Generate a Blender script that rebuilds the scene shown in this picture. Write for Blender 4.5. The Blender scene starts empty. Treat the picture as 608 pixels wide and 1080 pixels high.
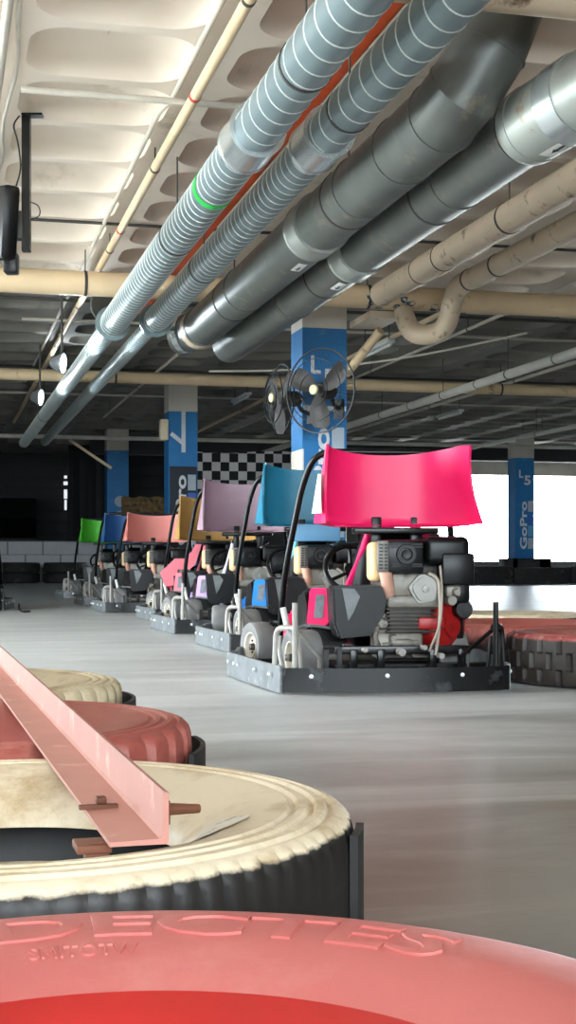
import bpy, bmesh, math, random
from mathutils import Vector, Matrix
random.seed(7)
C = bpy.context.scene.collection
PI = math.pi
H = 0.62                      # camera height
YAW = math.radians(14.0)      # camera looks 14 degrees to the right of the hall's long axis (+Y)
SA, CA = math.sin(YAW), math.cos(YAW)
F = 1480.0                    # focal length in pixels of the 608x1080 frame


def W(r, d, z=0.0):
    """metres to the right of / ahead of the camera -> hall coordinates"""
    return Vector((r * CA + d * SA, d * CA - r * SA, z))


# ------------------------------------------------------------------ materials
def mat(name, col, rough=0.6, metal=0.0, var=0.12, scale=6.0, bump=0.0, spec=0.5, dirt=None, dirt_amt=0.0, dirt_scale=3.0, coat=0.0):
    m = bpy.data.materials.new(name)
    m.use_nodes = True
    nt = m.node_tree
    b = nt.nodes['Principled BSDF']
    b.inputs['Roughness'].default_value = rough
    b.inputs['Metallic'].default_value = metal
    b.inputs['Specular IOR Level'].default_value = spec
    b.inputs['Coat Weight'].default_value = coat
    tc = nt.nodes.new('ShaderNodeTexCoord')
    n = nt.nodes.new('ShaderNodeTexNoise')
    n.inputs['Scale'].default_value = scale
    n.inputs['Detail'].default_value = 6
    nt.links.new(tc.outputs['Object'], n.inputs['Vector'])
    mr = nt.nodes.new('ShaderNodeMapRange')
    mr.inputs['From Min'].default_value = 0.25
    mr.inputs['From Max'].default_value = 0.75
    mr.inputs['To Min'].default_value = 1 - var
    mr.inputs['To Max'].default_value = 1 + var
    nt.links.new(n.outputs['Fac'], mr.inputs['Value'])
    mx = nt.nodes.new('ShaderNodeVectorMath')
    mx.operation = 'SCALE'
    mx.inputs[0].default_value = col[:3]
    nt.links.new(mr.outputs['Result'], mx.inputs['Scale'])
    out = mx.outputs['Vector']
    if dirt:
        n2 = nt.nodes.new('ShaderNodeTexNoise')
        n2.inputs['Scale'].default_value = dirt_scale
        n2.inputs['Detail'].default_value = 9
        n2.inputs['Roughness'].default_value = 0.65
        nt.links.new(tc.outputs['Object'], n2.inputs['Vector'])
        r2 = nt.nodes.new('ShaderNodeValToRGB')
        r2.color_ramp.elements[0].position = 0.62 - 0.35 * dirt_amt
        r2.color_ramp.elements[1].position = 0.72 - 0.25 * dirt_amt
        nt.links.new(n2.outputs['Fac'], r2.inputs['Fac'])
        mm = nt.nodes.new('ShaderNodeMix')
        mm.data_type = 'RGBA'
        nt.links.new(r2.outputs['Color'], mm.inputs['Factor'])
        nt.links.new(out, mm.inputs['A'])
        mm.inputs['B'].default_value = (*dirt, 1)
        out = mm.outputs['Result']
    nt.links.new(out, b.inputs['Base Color'])
    if bump:
        bp = nt.nodes.new('ShaderNodeBump')
        bp.inputs['Strength'].default_value = bump
        bp.inputs['Distance'].default_value = 0.01
        nt.links.new(n.outputs['Fac'], bp.inputs['Height'])
        nt.links.new(bp.outputs['Normal'], b.inputs['Normal'])
    return m


def emis(name, col, s):
    m = bpy.data.materials.new(name)
    m.use_nodes = True
    b = m.node_tree.nodes['Principled BSDF']
    b.inputs['Base Color'].default_value = (*col, 1)
    b.inputs['Emission Color'].default_value = (*col, 1)
    b.inputs['Emission Strength'].default_value = s
    return m


def rgb(r, g, b):
    f = lambda v: ((v / 255 + 0.055) / 1.055) ** 2.4 if v > 10 else v / 255 / 12.92
    return (f(r), f(g), f(b))


M = {}
M['galv'] = mat('galvanised_steel', rgb(118, 134, 137), 0.42, 0.35, 0.10, 3.0)
M['galv_dark'] = mat('dusty_dark_steel', rgb(98, 101, 97), 0.42, 0.35, 0.16, 4.0, dirt=rgb(135, 125, 108), dirt_amt=0.12, dirt_scale=5)
M['galv_bright'] = mat('bright_galvanised_steel', rgb(158, 162, 155), 0.4, 0.4, 0.12, 3.0, dirt=rgb(140, 115, 85), dirt_amt=0.0, dirt_scale=4)
M['collar'] = mat('shiny_collar', rgb(200, 206, 206), 0.25, 0.75, 0.08, 5.0)
M['seam'] = mat('spiral_seam', rgb(216, 222, 218), 0.45, 0.1, 0.06, 8.0)
M['beige_pipe'] = mat('beige_pipe_paint', rgb(218, 192, 154), 0.5, 0, 0.1, 3.0, dirt=rgb(120, 96, 70), dirt_amt=0.05, dirt_scale=4)
M['beige_drain'] = mat('chipped_beige_paint', rgb(200, 180, 154), 0.45, 0, 0.1, 3.0, dirt=rgb(96, 74, 56), dirt_amt=0.10, dirt_scale=7)
M['blue_chip'] = mat('old_blue_paint', rgb(38, 92, 128), 0.6, 0, 0.25, 9)
M['cream_pipe'] = mat('cream_pipe_paint', rgb(222, 205, 175), 0.5, 0, 0.08, 4)
M['white_pipe'] = mat('white_pipe_paint', rgb(206, 202, 192), 0.5, 0, 0.1, 4)
M['conduit'] = mat('painted_conduit', rgb(200, 192, 178), 0.6, 0, 0.12, 5)
M['rod'] = mat('hanger_steel', rgb(70, 66, 62), 0.6, 0.3, 0.2, 8)
M['orange'] = mat('orange_tray_paint', rgb(232, 92, 40), 0.5, 0, 0.12, 5)
M['red'] = mat('red_band_paint', rgb(196, 44, 34), 0.5, 0, 0.1, 5)
M['green_tape'] = mat('green_tape', rgb(20, 190, 70), 0.5, 0, 0.1, 5)
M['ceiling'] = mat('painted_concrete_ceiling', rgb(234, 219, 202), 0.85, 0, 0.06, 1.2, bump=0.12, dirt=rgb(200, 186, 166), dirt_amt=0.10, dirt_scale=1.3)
M['dimmed_ceiling'] = mat('dimmed_grey_soffit', rgb(128, 124, 117), 0.9, 0, 0.14, 2.0, dirt=rgb(96, 92, 86), dirt_amt=0.14, dirt_scale=1.0)  # darkened grey that carries the light falloff over the far bays
M['dark_wall'] = mat('dark_painted_wall', rgb(52, 52, 52), 0.8, 0, 0.25, 0.8)
M['black_panel'] = mat('black_panel', rgb(16, 16, 17), 0.7, 0, 0.2, 3)
M['block'] = mat('white_block', rgb(210, 212, 214), 0.8, 0, 0.08, 3)
M['mortar'] = mat('mortar_joint', rgb(110, 112, 114), 0.9, 0, 0.1, 3)
M['col_blue'] = mat('blue_column_paint', rgb(38, 118, 178), 0.55, 0, 0.1, 3.0, dirt=rgb(100, 150, 185), dirt_amt=0.03, dirt_scale=3.5)
M['col_white'] = mat('white_column_paint', rgb(214, 206, 194), 0.65, 0, 0.08, 3.0, dirt=rgb(150, 136, 120), dirt_amt=0.05, dirt_scale=3)
M['letter'] = mat('letter_white', rgb(220, 222, 224), 0.6, 0, 0.08, 9)
M['logo_dark'] = mat('logo_panel_dark', rgb(36, 42, 54), 0.55, 0, 0.1, 4)
M['logo_grey'] = mat('logo_square_grey', rgb(172, 184, 194), 0.55, 0, 0.08, 4)
M['logo_blue'] = mat('logo_square_blue', rgb(60, 110, 190), 0.55, 0, 0.08, 4)
M['logo_cyan'] = mat('logo_square_cyan', rgb(100, 170, 210), 0.55, 0, 0.08, 4)
M['rubber'] = mat('black_rubber', rgb(38, 36, 35), 0.75, 0, 0.3, 14, bump=0.3, dirt=rgb(92, 84, 74), dirt_amt=0.1, dirt_scale=6)
M['kart_tyre'] = mat('kart_tyre_rubber', rgb(122, 121, 120), 0.8, 0, 0.15, 14, bump=0.2)
M['black_plastic'] = mat('black_plastic', rgb(11, 11, 12), 0.34, 0, 0.2, 8, spec=0.3, dirt=rgb(40, 38, 35), dirt_amt=0.03, dirt_scale=8)
M['black_metal'] = mat('black_painted_steel', rgb(11, 11, 12), 0.28, 0.0, 0.15, 8, spec=0.35)
M['bumper_black'] = mat('bumper_black', rgb(14, 15, 16), 0.25, 0.0, 0.2, 5, spec=0.4, dirt=rgb(60, 62, 64), dirt_amt=0.06, dirt_scale=7)
M['bumper_grey'] = mat('worn_grey_bumper', rgb(112, 116, 118), 0.5, 0.0, 0.25, 9, dirt=rgb(150, 154, 156), dirt_amt=0.10, dirt_scale=14)
M['steel'] = mat('grimy_steel', rgb(146, 142, 135), 0.42, 0.0, 0.2, 12, dirt=rgb(86, 74, 62), dirt_amt=0.08, dirt_scale=9)
M['grease'] = mat('greasy_iron', rgb(60, 54, 48), 0.5, 0.1, 0.3, 14, dirt=rgb(34, 30, 27), dirt_amt=0.2, dirt_scale=12)
M['alu'] = mat('cast_aluminium', rgb(122, 117, 108), 0.42, 0.1, 0.25, 14, dirt=rgb(52, 45, 38), dirt_amt=0.18, dirt_scale=16)
M['silver'] = mat('silver_cover', rgb(140, 138, 132), 0.35, 0.2, 0.06, 9)
M['shroud_red'] = mat('red_shroud', rgb(158, 24, 24), 0.4, 0, 0.15, 8, dirt=rgb(50, 18, 16), dirt_amt=0.16, dirt_scale=9)
M['tank_cream'] = mat('yellowed_plastic', rgb(232, 196, 142), 0.5, 0, 0.1, 7)
M['exhaust'] = mat('rusty_pink_exhaust', rgb(188, 142, 122), 0.6, 0.1, 0.2, 11)
M['white_paint'] = mat('white_paint', rgb(228, 228, 224), 0.45, 0, 0.06, 6)
M['rim'] = mat('pale_wheel_rim', rgb(206, 198, 184), 0.45, 0.1, 0.15, 10, dirt=rgb(98, 82, 66), dirt_amt=0.1, dirt_scale=9)
M['bolt'] = mat('zinc_bolt', rgb(220, 222, 222), 0.3, 0.4, 0.05, 9)
M['cable'] = mat('pale_cable', rgb(160, 148, 134), 0.5, 0, 0.1, 9)
M['sticker'] = mat('grey_sticker', rgb(110, 116, 124), 0.4, 0, 0.3, 40)
M['beam'] = mat('salmon_painted_steel', rgb(184, 126, 112), 0.5, 0, 0.08, 8, dirt=rgb(208, 164, 150), dirt_amt=0.10, dirt_scale=10)
M['rust'] = mat('rusty_bolt', rgb(110, 66, 46), 0.7, 0.2, 0.25, 18)
M['fan_black'] = mat('fan_guard_black', rgb(20, 19, 18), 0.5, 0.0, 0.2, 9)
M['fan_blade'] = mat('fan_blade_grey', rgb(52, 47, 43), 0.5, 0.1, 0.2, 9)
M['hub_cream'] = mat('fan_hub_cream', rgb(230, 218, 160), 0.5, 0, 0.05, 9)
M['lamp_shell'] = mat('lamp_shell', rgb(130, 134, 138), 0.4, 0.5, 0.1, 9)
M['lamp_glow'] = emis('lamp_glow', (0.82, 0.93, 1.0), 30)
M['batten'] = mat('unlit_tube_batten', rgb(190, 192, 192), 0.5, 0, 0.05, 9)
M['paint_white_wear'] = mat('white_splash', rgb(232, 226, 212), 0.55, 0, 0.06, 20, dirt=rgb(60, 52, 42), dirt_amt=0.08, dirt_scale=16)
M['outdoor_ground'] = mat('sunlit_concrete', rgb(220, 216, 206), 0.9, 0, 0.05, 1)
M['outdoor_wall'] = mat('pale_render', rgb(226, 218, 200), 0.9, 0, 0.06, 0.6)
M['camo'] = mat('mottled_brown_net', rgb(92, 72, 40), 0.9, 0, 0.6, 9, dirt=rgb(30, 26, 18), dirt_amt=0.35, dirt_scale=10)


def floor_mat():
    m = bpy.data.materials.new('smooth_concrete_floor')
    m.use_nodes = True
    nt = m.node_tree
    b = nt.nodes['Principled BSDF']
    tc = nt.nodes.new('ShaderNodeTexCoord')

    def noise(scale, detail, rough, dist, vec=None):
        n = nt.nodes.new('ShaderNodeTexNoise')
        n.inputs['Scale'].default_value = scale
        n.inputs['Detail'].default_value = detail
        n.inputs['Roughness'].default_value = rough
        n.inputs['Distortion'].default_value = dist
        nt.links.new(vec or tc.outputs['Object'], n.inputs['Vector'])
        return n
    mp = nt.nodes.new('ShaderNodeMapping')
    mp.inputs['Rotation'].default_value = (0, 0, 0.5)
    mp.inputs['Scale'].default_value = (0.5, 2.2, 1)
    nt.links.new(tc.outputs['Object'], mp.inputs['Vector'])
    a = noise(0.9, 8, 0.6, 1.2, mp.outputs['Vector'])
    c = noise(14, 8, 0.7, 0)
    r = nt.nodes.new('ShaderNodeValToRGB')
    r.color_ramp.elements[0].position = 0.32
    r.color_ramp.elements[0].color = (*rgb(186, 189, 190), 1)
    r.color_ramp.elements[1].position = 0.68
    r.color_ramp.elements[1].color = (*rgb(220, 222, 222), 1)
    nt.links.new(a.outputs['Fac'], r.inputs['Fac'])
    mr = nt.nodes.new('ShaderNodeMapRange')
    mr.inputs['From Min'].default_value = 0.3
    mr.inputs['From Max'].default_value = 0.7
    mr.inputs['To Min'].default_value = 0.92
    mr.inputs['To Max'].default_value = 1.06
    nt.links.new(c.outputs['Fac'], mr.inputs['Value'])
    v = nt.nodes.new('ShaderNodeVectorMath')
    v.operation = 'SCALE'
    nt.links.new(r.outputs['Color'], v.inputs[0])
    nt.links.new(mr.outputs['Result'], v.inputs['Scale'])
    # dark brown tyre-rubbed concrete on the near stretch of track, with a ragged edge
    sp = nt.nodes.new('ShaderNodeSeparateXYZ')
    nt.links.new(tc.outputs['Object'], sp.inputs[0])
    e1 = nt.nodes.new('ShaderNodeMath')
    e1.operation = 'MULTIPLY_ADD'
    nt.links.new(sp.outputs['X'], e1.inputs[0])
    e1.inputs[1].default_value = -0.75
    nt.links.new(sp.outputs['Y'], e1.inputs[2])
    e2 = nt.nodes.new('ShaderNodeMath')
    e2.operation = 'MULTIPLY_ADD'
    nt.links.new(a.outputs['Fac'], e2.inputs[0])
    e2.inputs[1].default_value = 2.2
    nt.links.new(e1.outputs[0], e2.inputs[2])
    e3 = nt.nodes.new('ShaderNodeMapRange')
    e3.inputs['From Min'].default_value = 2.9
    e3.inputs['From Max'].default_value = 5.0
    e3.inputs['To Min'].default_value = 1.0
    e3.inputs['To Max'].default_value = 0.0
    nt.links.new(e2.outputs[0], e3.inputs['Value'])
    e4 = nt.nodes.new('ShaderNodeMix')
    e4.data_type = 'RGBA'
    nt.links.new(e3.outputs['Result'], e4.inputs['Factor'])
    nt.links.new(v.outputs['Vector'], e4.inputs['A'])
    e5 = nt.nodes.new('ShaderNodeVectorMath')
    e5.operation = 'MULTIPLY'
    nt.links.new(v.outputs['Vector'], e5.inputs[0])
    e5.inputs[1].default_value = (0.32, 0.26, 0.21)
    nt.links.new(e5.outputs['Vector'], e4.inputs['B'])
    nt.links.new(e4.outputs['Result'], b.inputs['Base Color'])
    r3 = nt.nodes.new('ShaderNodeMapRange')
    r3.inputs['To Min'].default_value = 0.30
    r3.inputs['To Max'].default_value = 0.45
    nt.links.new(a.outputs['Fac'], r3.inputs['Value'])
    nt.links.new(r3.outputs['Result'], b.inputs['Roughness'])
    bp = nt.nodes.new('ShaderNodeBump')
    bp.inputs['Strength'].default_value = 0.04
    bp.inputs['Distance'].default_value = 0.01
    nt.links.new(c.outputs['Fac'], bp.inputs['Height'])
    nt.links.new(bp.outputs['Normal'], b.inputs['Normal'])
    return m


M['floor'] = floor_mat()


def tyre_paint(name, col, rub=rgb(34, 31, 29), z0=0.175, z1=0.215, wear=rgb(120, 100, 78), wear_amt=0.03, rough=0.5, amp=0.07):
    """paint brushed over the upper face of a tyre, ending in a ragged line on the tread"""
    m = bpy.data.materials.new(name)
    m.use_nodes = True
    nt = m.node_tree
    b = nt.nodes['Principled BSDF']
    tc = nt.nodes.new('ShaderNodeTexCoord')
    sep = nt.nodes.new('ShaderNodeSeparateXYZ')
    nt.links.new(tc.outputs['Object'], sep.inputs[0])
    n = nt.nodes.new('ShaderNodeTexNoise')
    n.inputs['Scale'].default_value = 22
    n.inputs['Detail'].default_value = 8
    n.inputs['Roughness'].default_value = 0.7
    nt.links.new(tc.outputs['Object'], n.inputs['Vector'])
    ma = nt.nodes.new('ShaderNodeMath')
    ma.operation = 'MULTIPLY_ADD'
    nt.links.new(n.outputs['Fac'], ma.inputs[0])
    ma.inputs[1].default_value = amp
    nt.links.new(sep.outputs['Z'], ma.inputs[2])
    mr = nt.nodes.new('ShaderNodeMapRange')
    mr.inputs['From Min'].default_value = z0 + amp / 2
    mr.inputs['From Max'].default_value = z1 + amp / 2
    nt.links.new(ma.outputs[0], mr.inputs['Value'])
    n2 = nt.nodes.new('ShaderNodeTexNoise')
    n2.inputs['Scale'].default_value = 7
    n2.inputs['Detail'].default_value = 10
    n2.inputs['Roughness'].default_value = 0.7
    nt.links.new(tc.outputs['Object'], n2.inputs['Vector'])
    rp = nt.nodes.new('ShaderNodeValToRGB')
    rp.color_ramp.elements[0].position = 0.55 - wear_amt
    rp.color_ramp.elements[1].position = 0.75 - wear_amt
    nt.links.new(n2.outputs['Fac'], rp.inputs['Fac'])
    m1 = nt.nodes.new('ShaderNodeMix')
    m1.data_type = 'RGBA'
    nt.links.new(rp.outputs['Color'], m1.inputs['Factor'])
    m1.inputs['A'].default_value = (*col, 1)
    m1.inputs['B'].default_value = (*wear, 1)
    m2 = nt.nodes.new('ShaderNodeMix')
    m2.data_type = 'RGBA'
    cx = nt.nodes.new('ShaderNodeCombineXYZ')
    nt.links.new(sep.outputs['X'], cx.inputs['X'])
    nt.links.new(sep.outputs['Y'], cx.inputs['Y'])
    ln = nt.nodes.new('ShaderNodeVectorMath')
    ln.operation = 'LENGTH'
    nt.links.new(cx.outputs[0], ln.inputs[0])
    ri = nt.nodes.new('ShaderNodeMapRange')         # the brushed sidewall reaches down to the bead
    ri.inputs['From Min'].default_value = 0.44
    ri.inputs['From Max'].default_value = 0.42
    nt.links.new(ln.outputs['Value'], ri.inputs['Value'])
    zi = nt.nodes.new('ShaderNodeMath')
    zi.operation = 'GREATER_THAN'
    nt.links.new(sep.outputs['Z'], zi.inputs[0])
    zi.inputs[1].default_value = 0.075
    mu = nt.nodes.new('ShaderNodeMath')
    mu.operation = 'MULTIPLY'
    nt.links.new(ri.outputs['Result'], mu.inputs[0])
    nt.links.new(zi.outputs[0], mu.inputs[1])
    mxx = nt.nodes.new('ShaderNodeMath')
    mxx.operation = 'MAXIMUM'
    nt.links.new(mr.outputs['Result'], mxx.inputs[0])
    nt.links.new(mu.outputs[0], mxx.inputs[1])
    nt.links.new(mxx.outputs[0], m2.inputs['Factor'])
    m2.inputs['A'].default_value = (*rub, 1)
    nt.links.new(m1.outputs['Result'], m2.inputs['B'])
    nt.links.new(m2.outputs['Result'], b.inputs['Base Color'])
    b.inputs['Roughness'].default_value = rough
    bp = nt.nodes.new('ShaderNodeBump')
    bp.inputs['Strength'].default_value = 0.25
    bp.inputs['Distance'].default_value = 0.004
    nt.links.new(n.outputs['Fac'], bp.inputs['Height'])
    nt.links.new(bp.outputs['Normal'], b.inputs['Normal'])
    return m


M['tyre_red'] = tyre_paint('red_tyre_paint', rgb(190, 102, 96), z0=0.10, z1=0.14, wear=rgb(198, 120, 112), wear_amt=0.05, rough=0.42)
M['tyre_red_dull'] = tyre_paint('dull_red_tyre_paint', rgb(160, 82, 72), z0=0.14, z1=0.2, wear=rgb(182, 116, 102), wear_amt=0.06)
M['tyre_red_top'] = tyre_paint('worn_red_tyre_paint', rgb(168, 84, 78), rub=rgb(54, 47, 42), z0=0.222, z1=0.232, wear=rgb(192, 128, 116), wear_amt=0.08, amp=0.03)
M['tyre_cream'] = tyre_paint('cream_tyre_paint', rgb(222, 206, 178), z0=0.229, z1=0.235, wear=rgb(182, 156, 116), wear_amt=0.08, amp=0.022)
M['tyre_cream_dirty'] = tyre_paint('dirty_cream_tyre_paint', rgb(206, 190, 158), z0=0.14, z1=0.2, wear=rgb(160, 138, 100), wear_amt=0.1)
M['tyre_red_bright'] = mat('glossy_red_inner_paint', rgb(170, 36, 32), 0.3, 0, 0.15, 6)


def checker_mat():
    m = bpy.data.materials.new('checkered_cloth')
    m.use_nodes = True
    nt = m.node_tree
    b = nt.nodes['Principled BSDF']
    b.inputs['Roughness'].default_value = 0.8
    tc = nt.nodes.new('ShaderNodeTexCoord')
    ck = nt.nodes.new('ShaderNodeTexChecker')
    ck.inputs['Scale'].default_value = 1 / 0.19
    ck.inputs['Color1'].default_value = (*rgb(20, 20, 22), 1)
    ck.inputs['Color2'].default_value = (*rgb(215, 210, 208), 1)
    mp = nt.nodes.new('ShaderNodeMapping')
    mp.inputs['Location'].default_value = (0.01, 0.5, 0.03)
    mp.inputs['Scale'].default_value = (1, 0, 1)
    nt.links.new(tc.outputs['Object'], mp.inputs['Vector'])
    nt.links.new(mp.outputs['Vector'], ck.inputs['Vector'])
    nt.links.new(ck.outputs['Color'], b.inputs['Base Color'])
    return m


M['checker'] = checker_mat()

# ------------------------------------------------------------------ mesh helpers
def bm_new():
    return bmesh.new()


def obj(name, bm, m, parent=None, loc=None, rotz=0.0, smooth=True, ang=35):
    bmesh.ops.remove_doubles(bm, verts=bm.verts, dist=1e-6)
    bmesh.ops.recalc_face_normals(bm, faces=bm.faces)
    if smooth:
        lim = math.radians(ang)
        for f in bm.faces:
            f.smooth = True
        for e in bm.edges:
            if len(e.link_faces) == 2:
                e.smooth = e.calc_face_angle(0) < lim
    me = bpy.data.meshes.new(name)
    bm.to_mesh(me)
    bm.free()
    for x in (m if isinstance(m, (list, tuple)) else [m]):
        me.materials.append(x)
    o = bpy.data.objects.new(name, me)
    C.objects.link(o)
    if parent:
        o.parent = parent
    if loc is not None:
        o.location = loc
    o.rotation_euler = (0, 0, rotz)
    return o


def tag(o, label, cat, group=None):
    o['label'] = label
    o['category'] = cat
    if group:
        o['group'] = group
    return o


def empty(name, label, cat, loc=(0, 0, 0), rotz=0.0, group=None):
    o = bpy.data.objects.new(name, None)
    C.objects.link(o)
    o.location = loc
    o.rotation_euler = (0, 0, rotz)
    o.empty_display_size = 0.1
    return tag(o, label, cat, group)


def struct(o):
    o['kind'] = 'structure'
    return o


def box(bm, x0, x1, y0, y1, z0, z1, bev=0.0, mi=0, M4=None, seg=2):
    ret = bmesh.ops.create_cube(bm, size=1)
    vs = ret['verts']
    for v in vs:
        v.co = Vector(((x0 + x1) / 2 + v.co.x * (x1 - x0), (y0 + y1) / 2 + v.co.y * (y1 - y0), (z0 + z1) / 2 + v.co.z * (z1 - z0)))
    if bev:
        es = list({e for v in vs for e in v.link_edges})
        r = bmesh.ops.bevel(bm, geom=es, offset=bev, segments=seg, affect='EDGES', profile=0.5)
        vs = list({v for f in r['faces'] for v in f.verts} | {v for v in vs if v.is_valid})
        fs = {f for v in vs for f in v.link_faces}
    else:
        fs = {f for v in vs for f in v.link_faces}
    for f in fs:
        f.material_index = mi
    if M4 is not None:
        bmesh.ops.transform(bm, matrix=M4, verts=vs)
    return vs


def frame_of(t):
    t = t.normalized()
    up = Vector((0, 0, 1)) if abs(t.z) < 0.95 else Vector((0, 1, 0))
    a = t.cross(up).normalized()
    return a, a.cross(t).normalized()


def sweep(bm, pts, rad, n=12, cap=True, mi=0):
    """tube through pts, mitred at bends; rad is a number or a list"""
    pts = [Vector(p) for p in pts]
    if not isinstance(rad, (list, tuple)):
        rad = [rad] * len(pts)
    rings = []
    t0 = (pts[1] - pts[0]).normalized()
    a, b = frame_of(t0)
    for i, p in enumerate(pts):
        tin = (p - pts[i - 1]).normalized() if i else (pts[1] - pts[0]).normalized()
        tout = (pts[i + 1] - p).normalized() if i < len(pts) - 1 else tin
        t = (tin + tout)
        t = t.normalized() if t.length > 1e-6 else tin
        a = (a - t * a.dot(t)).normalized()
        b = t.cross(a).normalized()
        k = 1 / max(0.5, t.dot(tin))
        # stretch in the bend plane
        bend = (tout - tin)
        ring = []
        for j in range(n):
            th = 2 * PI * j / n
            off = (a * math.cos(th) + b * math.sin(th)) * rad[i]
            if bend.length > 1e-5:
                bn = bend - t * bend.dot(t)
                if bn.length > 1e-6:
                    bn.normalize()
                    off += bn * off.dot(bn) * (k - 1)
            ring.append(bm.verts.new(p + off))
        rings.append(ring)
    for i in range(len(rings) - 1):
        for j in range(n):
            f = bm.faces.new((rings[i][j], rings[i][(j + 1) % n], rings[i + 1][(j + 1) % n], rings[i + 1][j]))
            f.material_index = mi
    if cap:
        for ring in (rings[0], rings[-1]):
            f = bm.faces.new(ring)
            f.material_index = mi
    return rings


def rounded(pts, r, k=4):
    """polyline with its inner corners replaced by arcs"""
    pts = [Vector(p) for p in pts]
    out = [pts[0]]
    for i in range(1, len(pts) - 1):
        p, q, s = pts[i - 1], pts[i], pts[i + 1]
        d1, d2 = (p - q), (s - q)
        rr = min(r, d1.length * 0.49, d2.length * 0.49)
        A, B = q + d1.normalized() * rr, q + d2.normalized() * rr
        for j in range(k + 1):
            t = j / k
            out.append(A * (1 - t) ** 2 + q * 2 * t * (1 - t) + B * t * t)
    out.append(pts[-1])
    return out


def lathe(bm, prof, n=48, axis='Z', c=(0, 0, 0), closed=False, mi=0, lug=None):
    """prof: list of (radius, height). lug(i, j, r) may alter a radius"""
    c = Vector(c)
    rings = []
    for i, (r, h) in enumerate(prof):
        ring = []
        for j in range(n):
            th = 2 * PI * j / n
            rr = lug(i, j, r) if lug else r
            x, y = rr * math.cos(th), rr * math.sin(th)
            p = {'Z': (x, y, h), 'X': (h, x, y), 'Y': (x, h, y)}[axis]
            ring.append(bm.verts.new(c + Vector(p)))
        rings.append(ring)
    m = len(rings)
    for i in range(m if closed else m - 1):
        A, B = rings[i], rings[(i + 1) % m]
        for j in range(n):
            try:
                f = bm.faces.new((A[j], A[(j + 1) % n], B[(j + 1) % n], B[j]))
                f.material_index = mi
            except ValueError:
                pass
    if not closed:
        for ring, pr in ((rings[0], prof[0]), (rings[-1], prof[-1])):
            if pr[0] > 1e-4:
                f = bm.faces.new(ring)
                f.material_index = mi
    return rings


def prism(bm, poly, z0, z1, M4=None, mi=0):
    """extrude a 2D polygon (x, y) from z0 to z1, then place it with M4"""
    a = [bm.verts.new((x, y, z0)) for x, y in poly]
    b = [bm.verts.new((x, y, z1)) for x, y in poly]
    n = len(poly)
    fs = [bm.faces.new(a[::-1]), bm.faces.new(b)]
    for i in range(n):
        fs.append(bm.faces.new((a[i], a[(i + 1) % n], b[(i + 1) % n], b[i])))
    for f in fs:
        f.material_index = mi
    if M4 is not None:
        bmesh.ops.transform(bm, matrix=M4, verts=a + b)
    return a + b


def strip(bm, path, z0, z1, th, mi=0):
    """upright band following a plan path of (x, y)"""
    n = len(path)
    P = [Vector((p[0], p[1], 0)) for p in path]
    L, R = [], []
    for i in range(n):
        t = (P[min(i + 1, n - 1)] - P[max(i - 1, 0)]).normalized()
        nn = Vector((-t.y, t.x, 0)) * th / 2
        L.append((P[i] + nn))
        R.append((P[i] - nn))
    def v(p, z): return bm.verts.new((p.x, p.y, z))
    cols = [(v(L[i], z0), v(L[i], z1), v(R[i], z1), v(R[i], z0)) for i in range(n)]
    for i in range(n - 1):
        a, b = cols[i], cols[i + 1]
        for k in range(4):
            f = bm.faces.new((a[k], a[(k + 1) % 4], b[(k + 1) % 4], b[k]))
            f.material_index = mi
    for c in (cols[0], cols[-1]):
        f = bm.faces.new(c)
        f.material_index = mi


def rrect(x0, x1, y0, y1, r, k=5):
    out = []
    for cx, cy, a0 in ((x1 - r, y1 - r, 0), (x0 + r, y1 - r, 90), (x0 + r, y0 + r, 180), (x1 - r, y0 + r, 270)):
        for j in range(k + 1):
            a = math.radians(a0 + 90 * j / k)
            out.append((cx + r * math.cos(a), cy + r * math.sin(a)))
    return out


def text_bm(s, size, extrude, offset=0.0, shear=0.0, bev=0.0):
    cu = bpy.data.curves.new('lettering', 'FONT')
    cu.body = s
    cu.size = size
    cu.extrude = extrude
    cu.offset = offset
    cu.shear = shear
    cu.bevel_depth = bev
    cu.resolution_u = 3
    o = bpy.data.objects.new('lettering', cu)
    C.objects.link(o)
    bpy.context.view_layer.update()
    dg = bpy.context.evaluated_depsgraph_get()
    me = bpy.data.meshes.new_from_object(o.evaluated_get(dg))
    bm = bmesh.new()
    bm.from_mesh(me)
    bpy.data.objects.remove(o)
    bpy.data.curves.remove(cu)
    bpy.data.meshes.remove(me)
    for f in bm.faces:
        f.material_index = 0
    return bm


def bounds(bm):
    xs = [v.co.x for v in bm.verts]
    ys = [v.co.y for v in bm.verts]
    return min(xs), max(xs), min(ys), max(ys)


def fit_text(bm, w, h):
    x0, x1, y0, y1 = bounds(bm)
    for v in bm.verts:
        v.co.x = ((v.co.x - x0) / (x1 - x0) - 0.5) * w
        v.co.y = ((v.co.y - y0) / (y1 - y0) - 0.5) * h
    return bm


def basis(x, y, z, o):
    m = Matrix.Identity(4)
    for i, v in enumerate((Vector(x), Vector(y), Vector(z))):
        m[0][i], m[1][i], m[2][i] = v
    m[0][3], m[1][3], m[2][3] = o
    return m


# ------------------------------------------------------------------ setting
X_LEFT, X_RIGHT, Y_FRONT, Y_BACK = -6.0, 24.0, -7.0, 41.0
ZC = H + 3.0                 # underside of ceiling ribs
bm = bm_new()
box(bm, X_LEFT - 3, X_RIGHT + 1, Y_FRONT - 3, Y_BACK + 1, -0.3, 0.0)
struct(obj('floor', bm, M['floor'], smooth=False))

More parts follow.
